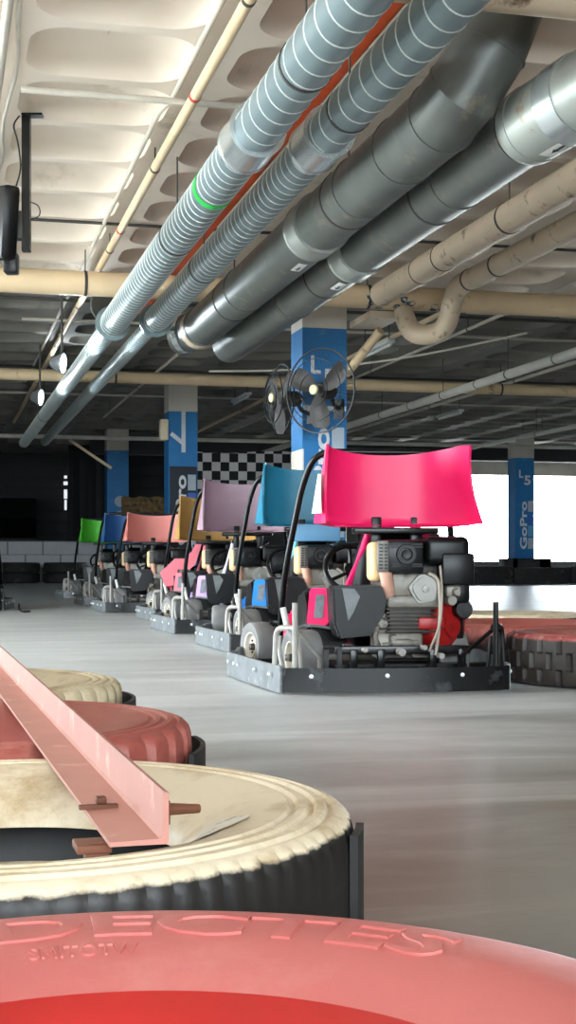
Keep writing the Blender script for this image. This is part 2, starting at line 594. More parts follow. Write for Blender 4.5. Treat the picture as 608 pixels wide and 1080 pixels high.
# coffered ceiling: bays 1.24 m across, 0.92 m along the hall
bm = bm_new()
BX, BY, X0, Y0 = 1.24, 0.92, 0.38 - 5 * 1.24, 8.87 - 14 * 0.92
def cell(x, y):
    a, b, c, d = x, x + BX, y, y + BY
    ring0 = rrect(a + 0.13, b - 0.13, c + 0.055, d - 0.055, 0.24, 6)
    m = len(ring0)
    cx, cy = (a + b) / 2, (c + d) / 2
    sq = []
    for (px, py) in ring0:           # project onto the cell's square border
        dx, dy = (px - cx) / (BX / 2), (py - cy) / (BY / 2)
        s = 1 / max(abs(dx), abs(dy))
        sq.append((cx + dx * s * BX / 2, cy + dy * s * BY / 2))
    # snap the corner points so neighbouring cells share corners
    best = {}
    for q, cor in enumerate(((b, d), (a, d), (a, c), (b, c))):
        i = min(range(m), key=lambda i: (sq[i][0] - cor[0]) ** 2 + (sq[i][1] - cor[1]) ** 2)
        sq[i] = cor
    rings = [[bm.verts.new((p[0], p[1], ZC)) for p in sq]]
    for s, t, z in ((0, 0, 0), (0.015, 0.015, 0.025), (0.035, 0.04, 0.075), (0.09, 0.09, 0.13), (0.2, 0.17, 0.165), (0.36, 0.26, 0.18)):
        rr = rrect(a + 0.13 + s, b - 0.13 - s, c + 0.055 + t, d - 0.055 - t, min(max(0.24 - 0.35 * t, 0.1), (BY - 0.11 - 2 * t) / 2 - 0.012), 6)
        rings.append([bm.verts.new((p[0], p[1], ZC + z)) for p in rr])
    for i in range(len(rings) - 1):
        A, B = rings[i], rings[i + 1]
        for j in range(m):
            try:
                bm.faces.new((A[j], A[(j + 1) % m], B[(j + 1) % m], B[j]))
            except ValueError:
                pass
    bm.faces.new(rings[-1])
NX, NY = 25, 51
for j in range(NY):
    for i in range(NX):
        x, y = X0 + i * BX, Y0 + j * BY
        near = 4 < y < 37 and -2 < x < 0.50 * y + 2.5
        if near:
            cell(x, y)
        else:
            bm.faces.new([bm.verts.new(p) for p in ((x, y, ZC), (x + BX, y, ZC), (x + BX, y + BY, ZC), (x, y + BY, ZC))])
XE, YE = X0 + NX * BX, Y0 + NY * BY
box(bm, X0 - 3, XE, Y0 - 3, YE, ZC + 0.3, ZC + 0.5)
bmesh.ops.remove_doubles(bm, verts=bm.verts, dist=1e-4)
for f in bm.faces:                       # light falloff put into the colour: darker grey beyond Y = 16.2
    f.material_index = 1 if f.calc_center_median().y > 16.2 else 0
struct(obj('ceiling', bm, [M['ceiling'], M['dimmed_ceiling']], ang=50))

# walls: the hall is open to daylight on the left near the camera and at the far right
bm = bm_new()
box(bm, X_LEFT - 0.2, X_LEFT, 14.0, Y_BACK + 0.2, 0, ZC + 0.25)
box(bm, X_LEFT - 0.2, X_LEFT, Y_FRONT, 5.0, 0, ZC + 0.25)
struct(obj('wall_left', bm, M['dark_wall'], smooth=False))
bm = bm_new()
box(bm, 5, X_RIGHT, Y_FRONT - 0.2, Y_FRONT, 0, ZC + 0.25)
box(bm, X_LEFT, 5, Y_FRONT - 0.2, Y_FRONT, 0, 1.6)
struct(obj('wall_front', bm, M['dark_wall'], smooth=False))
bm = bm_new()
box(bm, X_RIGHT, X_RIGHT + 0.2, Y_FRONT, Y_BACK + 0.2, 0, ZC + 0.25)
struct(obj('wall_right', bm, M['dark_wall'], smooth=False))
bm = bm_new()
box(bm, X_LEFT, 13.6, Y_BACK, Y_BACK + 0.2, 0, ZC + 0.25)
box(bm, 13.6, X_RIGHT, Y_BACK, Y_BACK + 0.2, 0, 0.5)
struct(obj('wall_back', bm, M['dark_wall'], smooth=False))
bm = bm_new()
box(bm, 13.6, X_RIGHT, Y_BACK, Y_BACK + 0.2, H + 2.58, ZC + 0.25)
struct(obj('trim_2', bm, M['dimmed_ceiling'], smooth=False))
bm = bm_new()
box(bm, X_LEFT + 9.5, X_RIGHT, 33.3, 33.7, H + 2.46, H + 2.9)
struct(obj('trim_1', bm, M['dark_wall'], smooth=False))

# ------------------------------------------------------------------ columns
def column(name, label, x, y, marks):
    e = empty(name, label, 'column', (x, y, 0))
    struct(e)
    zc = H + 2.50
    bm = bm_new()
    box(bm, -0.25, 0.25, -0.25, 0.25, 0, 1.80 if 'white_base' in marks else 0.02, 0.0)
    box(bm, -0.25, 0.25, -0.25, 0.25, zc, ZC)
    obj('plaster', bm, M['col_white'], e, smooth=False)
    bm = bm_new()
    box(bm, -0.25, 0.25, -0.25, 0.25, 1.80 if 'white_base' in marks else 0.02, zc, 0.0)
    obj('blue_paint', bm, M['col_blue'], e, smooth=False)
    yf = -0.253
    B = lambda ox, oz: basis((1, 0, 0), (0, 0, 1), (0, -1, 0), (ox, yf, oz))
    if 'L5' in marks:
        t = fit_text(text_bm('L', 0.2, 0.002, 0.006), 0.11, 0.2)
        bmesh.ops.transform(t, matrix=B(-0.10, 2.72), verts=t.verts)
        obj('letter', t, M['letter'], e, smooth=False)
        t = fit_text(text_bm('5', 0.2, 0.002, 0.006), 0.17, 0.24)
        bmesh.ops.transform(t, matrix=B(0.07, 2.56), verts=t.verts)
        obj('numeral', t, M['letter'], e, smooth=False)
    if 'stroke' in marks:
        bm = bm_new()
        box(bm, -0.03, 0.04, yf - 0.006, yf, 2.42, 3.12)
        obj('white_strip', bm, M['letter'], e, smooth=False)
        bm = bm_new()
        box(bm, -0.13, 0.13, -0.004, 0.002, -0.035, 0.035, M4=Matrix.Translation((-0.11, yf, 2.66)) @ Matrix.Rotation(math.radians(38), 4, 'Y'))
        obj('white_strip', bm, M['letter'], e, smooth=False)
    if 'discs' in marks:
        for zz in (1.93, 1.58):
            bm = bm_new()
            lathe(bm, [(0, -0.004), (0.13, -0.004), (0.13, 0.0), (0, 0.0)], 28, 'Y', (0.05, yf, zz))
            obj('pale_disc', bm, M['logo_grey'], e)
        return e
    # brand board: dark panel, name reading upwards, four squares beside it
    z0, z1 = (0.80, 2.06)
    bm = bm_new()
    box(bm, -0.235, 0.235, yf - 0.002, yf + 0.001, z0 - 0.1, z1 + 0.12)
    obj('board', bm, M['logo_dark'] if 'dark' in marks else M['col_blue'], e, smooth=False)
    t = fit_text(text_bm('GoPro', 0.3, 0.002, 0.008), 1.2, 0.19)
    bmesh.ops.transform(t, matrix=basis((0, 0, 1), (-1, 0, 0), (0, -1, 0), (-0.04, yf - 0.004, (z0 + z1) / 2)), verts=t.verts)
    obj('brand_lettering', t, M['letter'], e, smooth=False)
    for k, mm in enumerate(('logo_grey', 'logo_blue', 'logo_cyan', 'logo_grey')):
        bm = bm_new()
        zz = z1 - 0.02 - 0.31 * k
        box(bm, 0.08, 0.22, yf - 0.006, yf - 0.002, zz - 0.27, zz)
        obj('logo_square', bm, M[mm], e, smooth=False)
    if 'white_base' in marks:
        bm = bm_new()
        box(bm, -0.24, 0.24, yf - 0.004, yf, 2.22, 2.27)
        obj('white_strip', bm, M['letter'], e, smooth=False)
    return e

column('concrete_column', 'blue painted concrete column behind the wall fans, marked L 5', 4.09, 15.0, ('L5', 'white_base'))
c2 = column('concrete_column', 'blue painted column left of the checkered banner with white strips and a dark board', 4.07, 24.0, ('stroke', 'dark'))
bm = bm_new()
box(bm, -0.40, -0.26, -0.3, -0.1, 2.62, 2.98, 0.02)
o = obj('switch_box', bm, M['cream_pipe'], None, loc=(4.07, 24.0, 0))
tag(o, 'cream box mounted on the left side of the column beside the checkered banner', 'box')
column('concrete_column', 'dim blue far column with two pale discs on its face', 4.07, 33.0, ('discs',))
column('concrete_column', 'blue column against the bright opening, marked L 5 with white brand lettering', 14.3, 33.0, ('L5',))

# ------------------------------------------------------------------ ducts
def rings_along(bm, y0, y1, pitch, x, z, r, n=28):
    """raised spiral lock seam as a helix ribbon"""
    turns = (y1 - y0) / pitch
    steps = int(turns * 24)
    prev = None
    for s in range(steps + 1):
        th = 2 * PI * s / 24
        y = y0 + pitch * s / 24
        c, d = math.cos(th), math.sin(th)
        q = []
        for rr, dy in ((r - 0.001, -0.007), (r + 0.004, -0.004), (r + 0.004, 0.004), (r - 0.001, 0.007)):
            q.append(bm.verts.new((x + rr * c, y + dy, z + rr * d)))
        if prev:
            for k in range(3):
                bm.faces.new((prev[k], prev[k + 1], q[k + 1], q[k]))
        prev = q


def collar(parent, x, z, y0, y1, r, m='collar'):
    bm = bm_new()
    L = y1 - y0
    lathe(bm, [(r - 0.02, y0), (r, y0), (r, y0 + 0.02), (r - 0.006, y0 + 0.025), (r - 0.006, y1 - 0.025), (r, y1 - 0.02), (r, y1), (r - 0.02, y1)], 40, 'Y', (x, 0, z))
    return obj('collar', bm, M[m], parent)


def hanger(parent, x, z, y, r, top=None):
    """strap round a duct and a rod up to the ceiling"""
    bm = bm_new()
    lathe(bm, [(r + 0.002, y - 0.012), (r + 0.006, y - 0.012), (r + 0.006, y + 0.012), (r + 0.002, y + 0.012)], 28, 'Y', (x, 0, z), closed=True)
    sweep(bm, [(x, y, z + r), (x, y, top or ZC + 0.02)], 0.006, 6)
    return obj('hanger', bm, M['rod'], parent)


def spiral_duct(label, x, h, r, y0, ya, yb, r2, coll, hang, top=None):
    z = H + h
    e = empty('spiral_duct', label, 'duct', (0, 0, 0))
    bm = bm_new()
    lathe(bm, [(r, y0), (r, ya)], 40, 'Y', (x, 0, z))
    obj('tube', bm, M['galv'], e)
    bm = bm_new()
    rings_along(bm, y0, coll[0], 0.19, x, z, r)
    rings_along(bm, coll[0] + 0.36, ya, 0.125, x, z, r)
    obj('seam', bm, M['seam'], e)
    for c in coll:
        collar(e, x, z, c, c + 0.36, r + 0.03)
    bm = bm_new()
    lathe(bm, [(r2, yb), (r2, ya + 0.25), (r + 0.012, ya + 0.03), (r + 0.045, ya + 0.03), (r + 0.045, ya - 0.03), (r, ya - 0.03)], 40, 'Y', (x, 0, z))
    obj('narrow_tube', bm, M['galv'], e)
    bm = bm_new()
    rings_along(bm, ya + 0.3, yb - 0.2, 0.125, x, z, r2)
    obj('seam', bm, M['seam'], e)
    for y in hang:
        hanger(e, x, z, y, r if y < ya else r2, top)
    return e

d1 = spiral_duct('leftmost of the two thin silver spiral ducts, with green tape', 1.737, 2.40, 0.134, 3.0, 14.4, 29.9, 0.10, (7.65,), (6.6, 10.4, 16, 20, 24))
bm = bm_new()
lathe(bm, [(0.137, 8.9), (0.139, 8.9), (0.139, 8.97), (0.137, 8.97)], 40, 'Y', (1.737, 0, H + 2.4))
obj('tape', bm, M['green_tape'], d1)
bm = bm_new()
lathe(bm, [(0.0, 0.0), (0.17, 0.0), (0.18, 0.02), (0.17, 0.04), (0, 0.04)], 36, 'Y', (0, 0, 0))
o = obj('round_plate', bm, M['galv_dark'], None, loc=(1.763, 15.2, H + 2.72), rotz=0.25)
tag(o, 'round grey sheet metal plate hanging behind the left spiral duct', 'plate')
bm = bm_new()
sweep(bm, [(0, 0.02, 0.15), (0, 0.02, ZC - H - 2.72)], 0.006, 6)
obj('hanger', bm, M['rod'], o)
d2 = spiral_duct('second thin silver spiral duct, between the orange tray and the dark ducts', 2.165, 2.43, 0.125, 3.0, 14.3, 29.9, 0.085, (7.7,), (7.3, 11.6), H + 2.86)

# dark wide duct with mitred elbow
def big_duct(label, pts, rad, m, joints):
    e = empty('ventilation_duct', label, 'duct')
    bm = bm_new()
    sweep(bm, pts, rad, 44)
    obj('tube', bm, M[m], e)
    return e

def ring_joint(bm, p, t, r, w=0.03, h=0.006):
    t = Vector(t).normalized()
    p = Vector(p)
    a, b = frame_of(t)
    prof = [(r - 0.004, -w / 2), (r + h, -w / 2), (r + h, w / 2), (r - 0.004, w / 2)]
    n = 40
    rs = [[bm.verts.new(p + t * u + (a * math.cos(2 * PI * j / n) + b * math.sin(2 * PI * j / n)) * rr) for j in range(n)] for rr, u in prof]
    for i in range(4):
        A, B = rs[i], rs[(i + 1) % 4]
        for j in range(n):
            bm.faces.new((A[j], A[(j + 1) % n], B[(j + 1) % n], B[j]))

x3, z3, r3 = 2.635, H + 2.37, 0.20
e = empty('ventilation_duct', 'upper dark grey duct with a mitred elbow near the top right', 'duct')
bm = bm_new()
pe = [(x3, 14.2, z3), (x3, 7.12, z3), (x3 + 0.035, 6.92, z3 + 0.07), (x3 + 0.15, 6.84, z3 + 0.28), (x3 + 0.30, 6.80, z3 + 0.68)]
sweep(bm, pe, r3, 44)
obj('tube', bm, M['galv_dark'], e)
for y, w, m in ((12.1, 0.02, 'galv_dark'), (8.6, 0.02, 'galv_dark'), (7.75, 0.014, 'galv_dark'), (14.15, 0.05, 'galv_dark')):
    bm = bm_new()
    ring_joint(bm, (x3, y, z3), (0, 1, 0), r3, w, 0.008)
    obj('joint', bm, M[m], e)
for p, t in ((pe[1], (0.08, -1, 0.15)), (pe[2], (0.35, -0.7, 0.62)), (pe[3], (0.4, -0.2, 0.9))):
    bm = bm_new()
    ring_joint(bm, p, t, r3 + 0.004, 0.012, 0.004)
    obj('joint', bm, M['galv_dark'], e)
collar(e, x3, z3, 9.55, 9.85, r3 + 0.02, 'galv_bright')
for y in (8.9, 12.6):
    hanger(e, x3, z3, y, r3)
# far end: flange and a stub turning to the left
bm = bm_new()
sweep(bm, [(x3, 14.19, z3), (x3, 14.36, z3)], [0.212, 0.212], 36)
obj('coupling', bm, M['beige_drain'], e)
bm = bm_new()
sweep(bm, [(x3, 14.35, z3), (x3 - 0.03, 14.55, z3), (x3 - 0.12, 14.70, z3), (x3 - 0.18, 14.75, z3)], 0.20, 36)
obj('elbow', bm, M['galv_dark'], e)
bm = bm_new()
ring_joint(bm, (x3 - 0.09, 14.645, z3), (-0.55, 0.8, 0), 0.20, 0.08, 0.010)
obj('joint', bm, M['collar'], e)

x4, z4, r4 = 3.06, H + 2.295, 0.185
e = empty('ventilation_duct', 'lower dark duct with a bright silver bell and an arrow sticker', 'duct')
bm = bm_new()
sweep(bm, [(x4, 14.9, z4), (x4, 6.99, z4)], r4, 44)
obj('tube', bm, M['galv_dark'], e)
for y in (12.0, 8.0):
    bm = bm_new()
    ring_joint(bm, (x4, y, z4), (0, 1, 0), r4, 0.025, 0.007)
    obj('joint', bm, M['galv_dark'], e)
collar(e, x4, z4, 9.95, 10.25, r4 + 0.02, 'galv_bright')
b0 = Vector((x4, 7.0, z4))
bt = Vector((0.16, -1, 0.06)).normalized()
bm = bm_new()
sweep(bm, [b0, b0 + bt * 0.03, b0 + bt * 0.06, b0 + bt * 0.12, b0 + bt * 2.2], [0.19, 0.204, 0.209, 0.205, 0.205], 48)
obj('bell', bm, M['galv_bright'], e)
bm = bm_new()
ring_joint(bm, b0 + bt * 0.46, bt, 0.205, 0.16, 0.010)
obj('joint', bm, M['collar'], e)
bm = bm_new()
ring_joint(bm, b0 + bt * 0.10, bt, 0.205, 0.012, 0.005)
obj('joint', bm, M['galv_bright'], e)
for y in (8.4, 11.0):
    hanger(e, x4, z4, y, r4)
a_, b_ = frame_of(bt)
def arrow_sticker(center, tdir, r, ang0, L=0.30, w=0.075):
    """white sticker bent round the duct, with a black arrow on it"""
    t = Vector(tdir).normalized()
    a, b = frame_of(t)
    def P(u, v, rr): # u along, v around
        th = ang0 + v / r
        return Vector(center) + t * u + (a * math.cos(th) + b * math.sin(th)) * rr
    bm = bm_new()
    n = 6
    g = [[bm.verts.new(P(u, -w / 2 + w * k / n, r + 0.003)) for k in range(n + 1)] for u in (-L / 2, L / 2)]
    for k in range(n):
        f = bm.faces.new((g[0][k], g[0][k + 1], g[1][k + 1], g[1][k]))
    pts = [(-0.05, -0.008), (0.02, -0.008), (0.02, -0.02), (0.07, 0), (0.02, 0.02), (0.02, 0.008), (-0.05, 0.008)]
    f = bm.faces.new([bm.verts.new(P(u * -1 - 0.02, v, r + 0.006)) for u, v in pts])
    f.material_index = 1
    return bm
def angle_to(c, t, target):
    a, b = frame_of(Vector(t).normalized())
    d = Vector(target) - Vector(c)
    return math.atan2(d.dot(b), d.dot(a))
cam = Vector((0, 0, H))
cc = b0 + bt * 0.34
a_f = angle_to(cc, bt, cam)
def low_side(c, t, k):
    """angle of the face turned to the camera, shifted k rad towards the underside"""
    a, b = frame_of(Vector(t).normalized())
    base = angle_to(c, t, cam)
    best = max((base - k, base + k), key=lambda th: -(a * math.cos(th) + b * math.sin(th)).z + (a * math.cos(th) + b * math.sin(th)).x * 0.9)
    return best
obj('arrow_sticker', arrow_sticker(cc, bt, 0.205, low_side(cc, bt, 0.95)), [M['white_paint'], M['black_plastic']], e)

for par, xx_, zz_, rr_, yy_ in ((e, x4, z4, r4, 10.5), (bpy.data.objects['ventilation_duct'], x3, z3, r3, 10.15)):
    c_ = Vector((xx_, yy_, zz_))
    obj('arrow_sticker', arrow_sticker(c_, (0, -1, 0), rr_ + 0.004, low_side(c_, (0, -1, 0), 0.75), 0.26, 0.07), [M['white_paint'], M['black_plastic']], par)

# orange cable tray between the spiral ducts
bm = bm_new()
box(bm, 2.23, 2.35, 4.0, 16.5, H + 2.87, H + 2.885)
box(bm, 2.23, 2.238, 4.0, 16.5, H + 2.87, H + 2.91)
box(bm, 2.342, 2.35, 4.0, 16.5, H + 2.87, H + 2.91)
o = tag(obj('cable_tray', bm, M['orange'], None, smooth=False), 'orange strip of cable tray above and between the two spiral ducts', 'cable tray')
for y in (6.5, 9.5, 12.5):
    bm = bm_new()
    sweep(bm, [(2.29, y, H + 2.88), (2.29, y, ZC + 0.02)], 0.006, 6)
    obj('hanger', bm, M['rod'], o)

# ------------------------------------------------------------------ pipes
def pipe(name, label, cat, pts, r, m, n=20, bands=(), hang=(), group=None, joints=()):
    bm = bm_new()
    pts = [Vector(p) for p in pts]
    c = pts[0].copy()
    sweep(bm, [p - c for p in pts], r, n)
    o = obj(name, bm, M[m], None, loc=c)
    tag(o, label, cat, group)
    ax = (pts[-1] - pts[0]).normalized()
    for s, mm, w in bands:
        bm = bm_new()
        ring_joint(bm, ax * s, ax, r, w, 0.004)
        obj('band', bm, M[mm], o)
    for s in hang:
        bm = bm_new()
        ring_joint(bm, ax * s, ax, r, 0.03, 0.004)
        p = ax * s
        sweep(bm, [p + Vector((0, 0, r)), Vector((p.x, p.y, ZC - c.z + 0.02))], 0.006, 6)
        obj('hanger', bm, M['rod'], o)
    return o

pipe('sprinkler_pipe', 'thin cream pipe with red bands running under the coffered ceiling', 'pipe', [(1.54, 4, H + 2.85), (1.54, 30, H + 2.85)], 0.034, 'beige_pipe', 16,
     bands=[(4.55, 'red', 0.035), (8.2, 'red', 0.035)], hang=(3.0, 6.2, 9, 12, 15, 19))
pipe('electrical_conduit', 'thin white conduit alongside the cream pipe with red bands', 'conduit', [(1.47, 4, H + 2.97), (1.47, 9.0, H + 2.97), (1.43, 9.3, H + 2.97), (1.43, 24, H + 2.97)], 0.018, 'conduit', 10)
pipe('electrical_conduit', 'thick white conduit at the far left edge of the ceiling', 'conduit', [(0.36, 4, H + 2.94), (0.36, 26, H + 2.94)], 0.028, 'conduit', 12, hang=(6.5, 9.5))
pipe('electrical_conduit', 'thin twisted white cable beside the thick left conduit', 'conduit', [(0.44 + 0.02 * math.sin(y * 3.1), y, H + 2.95 + 0.02 * math.cos(y * 2.3)) for y in [4 + 0.4 * k for k in range(40)]], 0.014, 'conduit', 8)
pipe('electrical_conduit', 'cable looping along the very left rib of the ceiling', 'conduit', [(0.30 + 0.02 * math.sin(y * 2.1 + 1), y, H + 2.95 + 0.02 * math.cos(y * 1.7)) for y in [4 + 0.4 * k for k in range(36)]], 0.012, 'conduit', 8)
pipe('electrical_conduit', 'narrow pale conduit crossing the ceiling coffers at the top left', 'conduit', [(0.5, 8.86, H + 2.91), (2.2, 8.86, H + 2.91)], 0.022, 'conduit', 12)
pipe('electrical_conduit', 'second narrow conduit crossing the ceiling, just before the big beige pipe', 'conduit', [(0.3, 12.5, H + 2.97), (9, 12.5, H + 2.97)], 0.014, 'rod', 10)

big = pipe('water_main', 'large beige pipe crossing the hall beneath the spiral ducts\' middle', 'pipe', [(-5.5, 13.85, H + 2.69), (16, 13.85, H + 2.69)], 0.12, 'beige_pipe', 28, hang=(6.9, 9.8, 13.5))
for k in range(14):
    th = 3.2 + random.random() * 1.5
    xx = 9.75 + random.random() * 0.85
    bm = bm_new()
    pts = []
    cx0 = xx
    for q in range(7):
        a = 2 * PI * q / 7
        rr = 0.02 + 0.025 * random.random()
        pts.append((cx0 + 1.3 * rr * math.cos(a), th + rr * math.sin(a) / 0.115))
    bm.faces.new([bm.verts.new((u, 0.1215 * math.cos(t), 0.1215 * math.sin(t))) for u, t in pts])
    obj('paint_chip', bm, M['blue_chip'], big, smooth=False)
pipe('water_main', 'beige pipe crossing at the very top right above the duct elbow', 'pipe', [(1.75, 6.22, H + 2.72), (9, 6.22, H + 2.72)], 0.125, 'beige_drain', 28, hang=(3.2,))
pipe('water_main', 'beige pipe crossing further back, above the checkered banner column', 'pipe', [(-5.5, 20.4, H + 2.62), (20, 20.4, H + 2.62)], 0.085, 'beige_pipe', 20, hang=(8, 11, 14, 17))
pipe('steel_pipe', 'slim pale pipe crossing far back above the checkered banner', 'pipe', [(-5.5, 30.2, H + 2.57), (22, 30.2, H + 2.57)], 0.045, 'white_pipe', 12)
pipe('drain_pipe', 'upper of the two chipped beige drain pipes at the right', 'pipe', [(4.41, 6.6, H + 2.70), (4.41, 13.72, H + 2.70)], 0.125, 'beige_drain', 28, bands=[(5.3, 'rod', 0.02), (5.9, 'rod', 0.012)], hang=(3.8,))
pipe('drain_pipe', 'lower beige drain pipe at the right, ending in a U bend', 'pipe',
     rounded([(5.02, 6.6, H + 2.70), (5.02, 13.2, H + 2.70), (5.00, 13.45, H + 2.28), (4.70, 13.6, H + 2.26), (4.665, 13.8, H + 2.54)], 0.2, 6), 0.103, 'beige_drain', 28)
for k, (s,) in enumerate(((5.5,), (6.2,))):
    bm = bm_new()
    ring_joint(bm, (5.02, 6.6 + s, H + 2.70), (0, 1, 0), 0.103, 0.025, 0.006)
    o = bpy.data.objects['drain_pipe.001']
    q = obj('band', bm, M['rod'], o)
    q.location = -o.location
pipe('white_pipe', 'long white pipe slanting back to the right of the fan column', 'pipe', [(7.4, 9, H + 2.45), (7.4, 32, H + 2.45)], 0.062, 'white_pipe', 18, hang=(6, 8.5, 11, 14), bands=[(7, 'rod', 0.02), (9.6, 'rod', 0.02), (12.5, 'rod', 0.02)])
pipe('white_pipe', 'thin pale pipe under the far ceiling, right of the pink wing', 'pipe', [(11.6, 18, H + 2.46), (11.6, 33, H + 2.46)], 0.045, 'white_pipe', 12, hang=(4, 8))
pipe('brace_pipe', 'short beige strut slanting up beside the top of the fan column', 'strut', [(4.36, 14.85, H + 2.02), (4.60, 14.35, H + 2.43)], 0.05, 'beige_pipe', 14)
bm = bm_new()
box(bm, 4.36, 4.70, 13.95, 14.7, H + 2.5, H + 2.57)
tag(obj('bracket_plate', bm, M['beige_drain'], None), 'beige steel bracket under the big beige pipe at the fan column', 'bracket')
for i, (x, y0, y1, h, r, m, lab) in enumerate((
        (5.6, 15, 31, 2.80, 0.03, 'beige_pipe', 'beige conduit high under the dark ceiling, next to the fan column'),
        (6.4, 13.4, 31, 2.84, 0.022, 'conduit', 'grey conduit high under the dark ceiling, beside the white slanting pipe'),
        (9.0, 14, 32, 2.84, 0.028, 'conduit', 'grey conduit under the ceiling, right of the white slanting pipe'),
        (3.2, 16, 28, 2.80, 0.022, 'conduit', 'dim conduit above the checkered banner'),
        (-0.9, 11, 31, 2.85, 0.03, 'rod', 'dark conduit at the far left under the ceiling'))):
    pipe('electrical_conduit', lab, 'conduit', [(x, y0, H + h), (x, y1, H + h)], r, m, 10, hang=(3, 7, 11))
for i, (y, x0, x1, h, lab) in enumerate(((16.2, 0.5, 11, 2.95, 'thin dark conduit crossing behind the fan column'),
                                         (17.6, 1, 12, 2.95, 'thin conduit crossing the dark ceiling just before the far beige pipe'),
                                         (22.0, -2, 14, 2.95, 'thin conduit crossing behind the far beige pipe'),
                                         (25.5, -2, 16, 2.95, 'thin conduit crossing high above the checkered banner'))):
    pipe('electrical_conduit', lab, 'conduit', [(x0, y, H + h), (x1, y, H + h)], 0.02, 'rod' if i % 2 == 0 else 'conduit', 8)
pipe('sagging_cable', 'pale cable sagging across from the far column to the fans', 'cable',
     [(3.6 + 3.2 * t, 18.9 - 3.4 * t, H + 2.55 - 0.14 * math.sin(PI * t) + 0.12 * t) for t in [k / 14 for k in range(15)]], 0.014, 'conduit', 8)
# unlit tube battens
for i, (x, y, lab) in enumerate(((4.9, 22.9, 'unlit tube light under the ceiling beside the banner column'), (5.4, 17.0, 'unlit tube light under the ceiling right of the fan column'),
                                 (9.2, 24.5, 'unlit tube light under the far ceiling, beyond the white slanting pipe'), (12.4, 28.0, 'unlit tube light hanging near the far right column'))):
    e = empty('tube_light', lab, 'light', (x, y, H + 2.62))
    bm = bm_new()
    box(bm, -0.05, 0.05, -0.6, 0.6, 0.02, 0.07, 0.008)
    obj('housing', bm, M['batten'], e)
    for yy in (-0.5, 0.5):
        bm = bm_new()
        sweep(bm, [(0, yy, 0.06), (0, yy, ZC - H - 2.60)], 0.006, 6)
        obj('hanger', bm, M['rod'], e)
    bm = bm_new()
    sweep(bm, [(0, -0.58, 0.0), (0, 0.58, 0.0)], 0.018, 10)
    obj('tube', bm, M['white_paint'], e)

# floodlights hung beside the left spiral duct
for i, (r, d, h, lab) in enumerate(((-2.56, 15.9, 2.20, 'nearer glowing round floodlight beside the left spiral duct'), (-3.50, 19.8, 2.26, 'farther glowing round floodlight beside the left spiral duct'))):
    p = W(r, d, H + h)
    e = empty('floodlight', lab, 'lamp', p)
    ax = (Vector((1.0, -0.42, -0.1))).normalized()
    a, b = frame_of(ax)
    Mx = basis(a, b, ax, (0, 0, 0))
    bm = bm_new()
    lathe(bm, [(0.0, -0.14), (0.05, -0.13), (0.09, -0.05), (0.125, 0.0), (0.125, 0.015), (0.11, 0.015), (0.11, 0.002), (0, 0.002)], 28, 'Z')
    bmesh.ops.transform(bm, matrix=Mx, verts=bm.verts)
    obj('housing', bm, M['lamp_shell'], e)
    bm = bm_new()
    lathe(bm, [(0, 0.02), (0.06, 0.018), (0.105, 0.008), (0.105, 0.004)], 28, 'Z')
    bmesh.ops.transform(bm, matrix=Mx, verts=bm.verts)
    obj('lens', bm, M['lamp_glow'], e)
    bm = bm_new()
    sweep(bm, [(0, 0.05, 0.06), (0, 0.05, ZC - H - h)], 0.014, 8)
    obj('hanger', bm, M['rod'], e)
    L = bpy.data.lights.new('floodlight_beam', 'SPOT')
    L.energy = 130
    L.color = (0.8, 0.92, 1)
    L.spot_size = math.radians(100)
    L.shadow_soft_size = 0.1
    lo = bpy.data.objects.new('floodlight_beam', L)
    C.objects.link(lo)
    lo.location = p + ax * 0.06
    lo.rotation_euler = (-Vector((0.75, -0.9, 0.35))).to_track_quat('Z', 'Y').to_euler()

# hanging monitor at the left edge
p = W(-1.80, 9.5)
e = empty('hanging_monitor', 'black monitor on a black ceiling pole at the left edge', 'monitor', (p.x, p.y, H + 2.2), -YAW)
bm = bm_new()
box(bm, 0.0, 0.055, -0.03, 0.03, -0.13, 0.80)
box(bm, 0.0, 0.14, -0.04, 0.04, 0.785, 0.80)
obj('pole', bm, M['black_metal'], e)
bm = bm_new()
box(bm, -0.70, 0.0, -0.06, 0.06, -0.27, 0.22, 0.03, M4=Matrix.Translation((-0.05, -0.14, 0.06)) @ Matrix.Rotation(math.radians(-62), 4, 'Z') @ Matrix.Rotation(math.radians(10), 4, 'Y'))
obj('screen', bm, M['black_plastic'], e)
bm = bm_new()
box(bm, -0.12, -0.03, -0.06, 0.06, -0.28, -0.14, 0.012)
obj('control_box', bm, M['black_plastic'], e)
bm = bm_new()
box(bm, -0.08, 0.01, -0.04, 0.04, -0.05, 0.14, 0.008)
obj('bracket', bm, M['grease'], e)
bm = bm_new()
sweep(bm, rounded([(-0.03, -0.03, 0.14), (-0.05, -0.04, 0.25), (0.0, -0.04, 0.42), (-0.02, -0.04, 0.6), (-0.06, -0.03, 0.72), (-0.02, 0, 0.79)], 0.06, 4), 0.006, 6)
sweep(bm, rounded([(0.05, -0.03, 0.20), (0.12, -0.03, 0.18), (0.13, -0.03, 0.10), (0.05, -0.03, 0.08)], 0.05, 4), 0.004, 6)
obj('cable', bm, M['fan_black'], e)

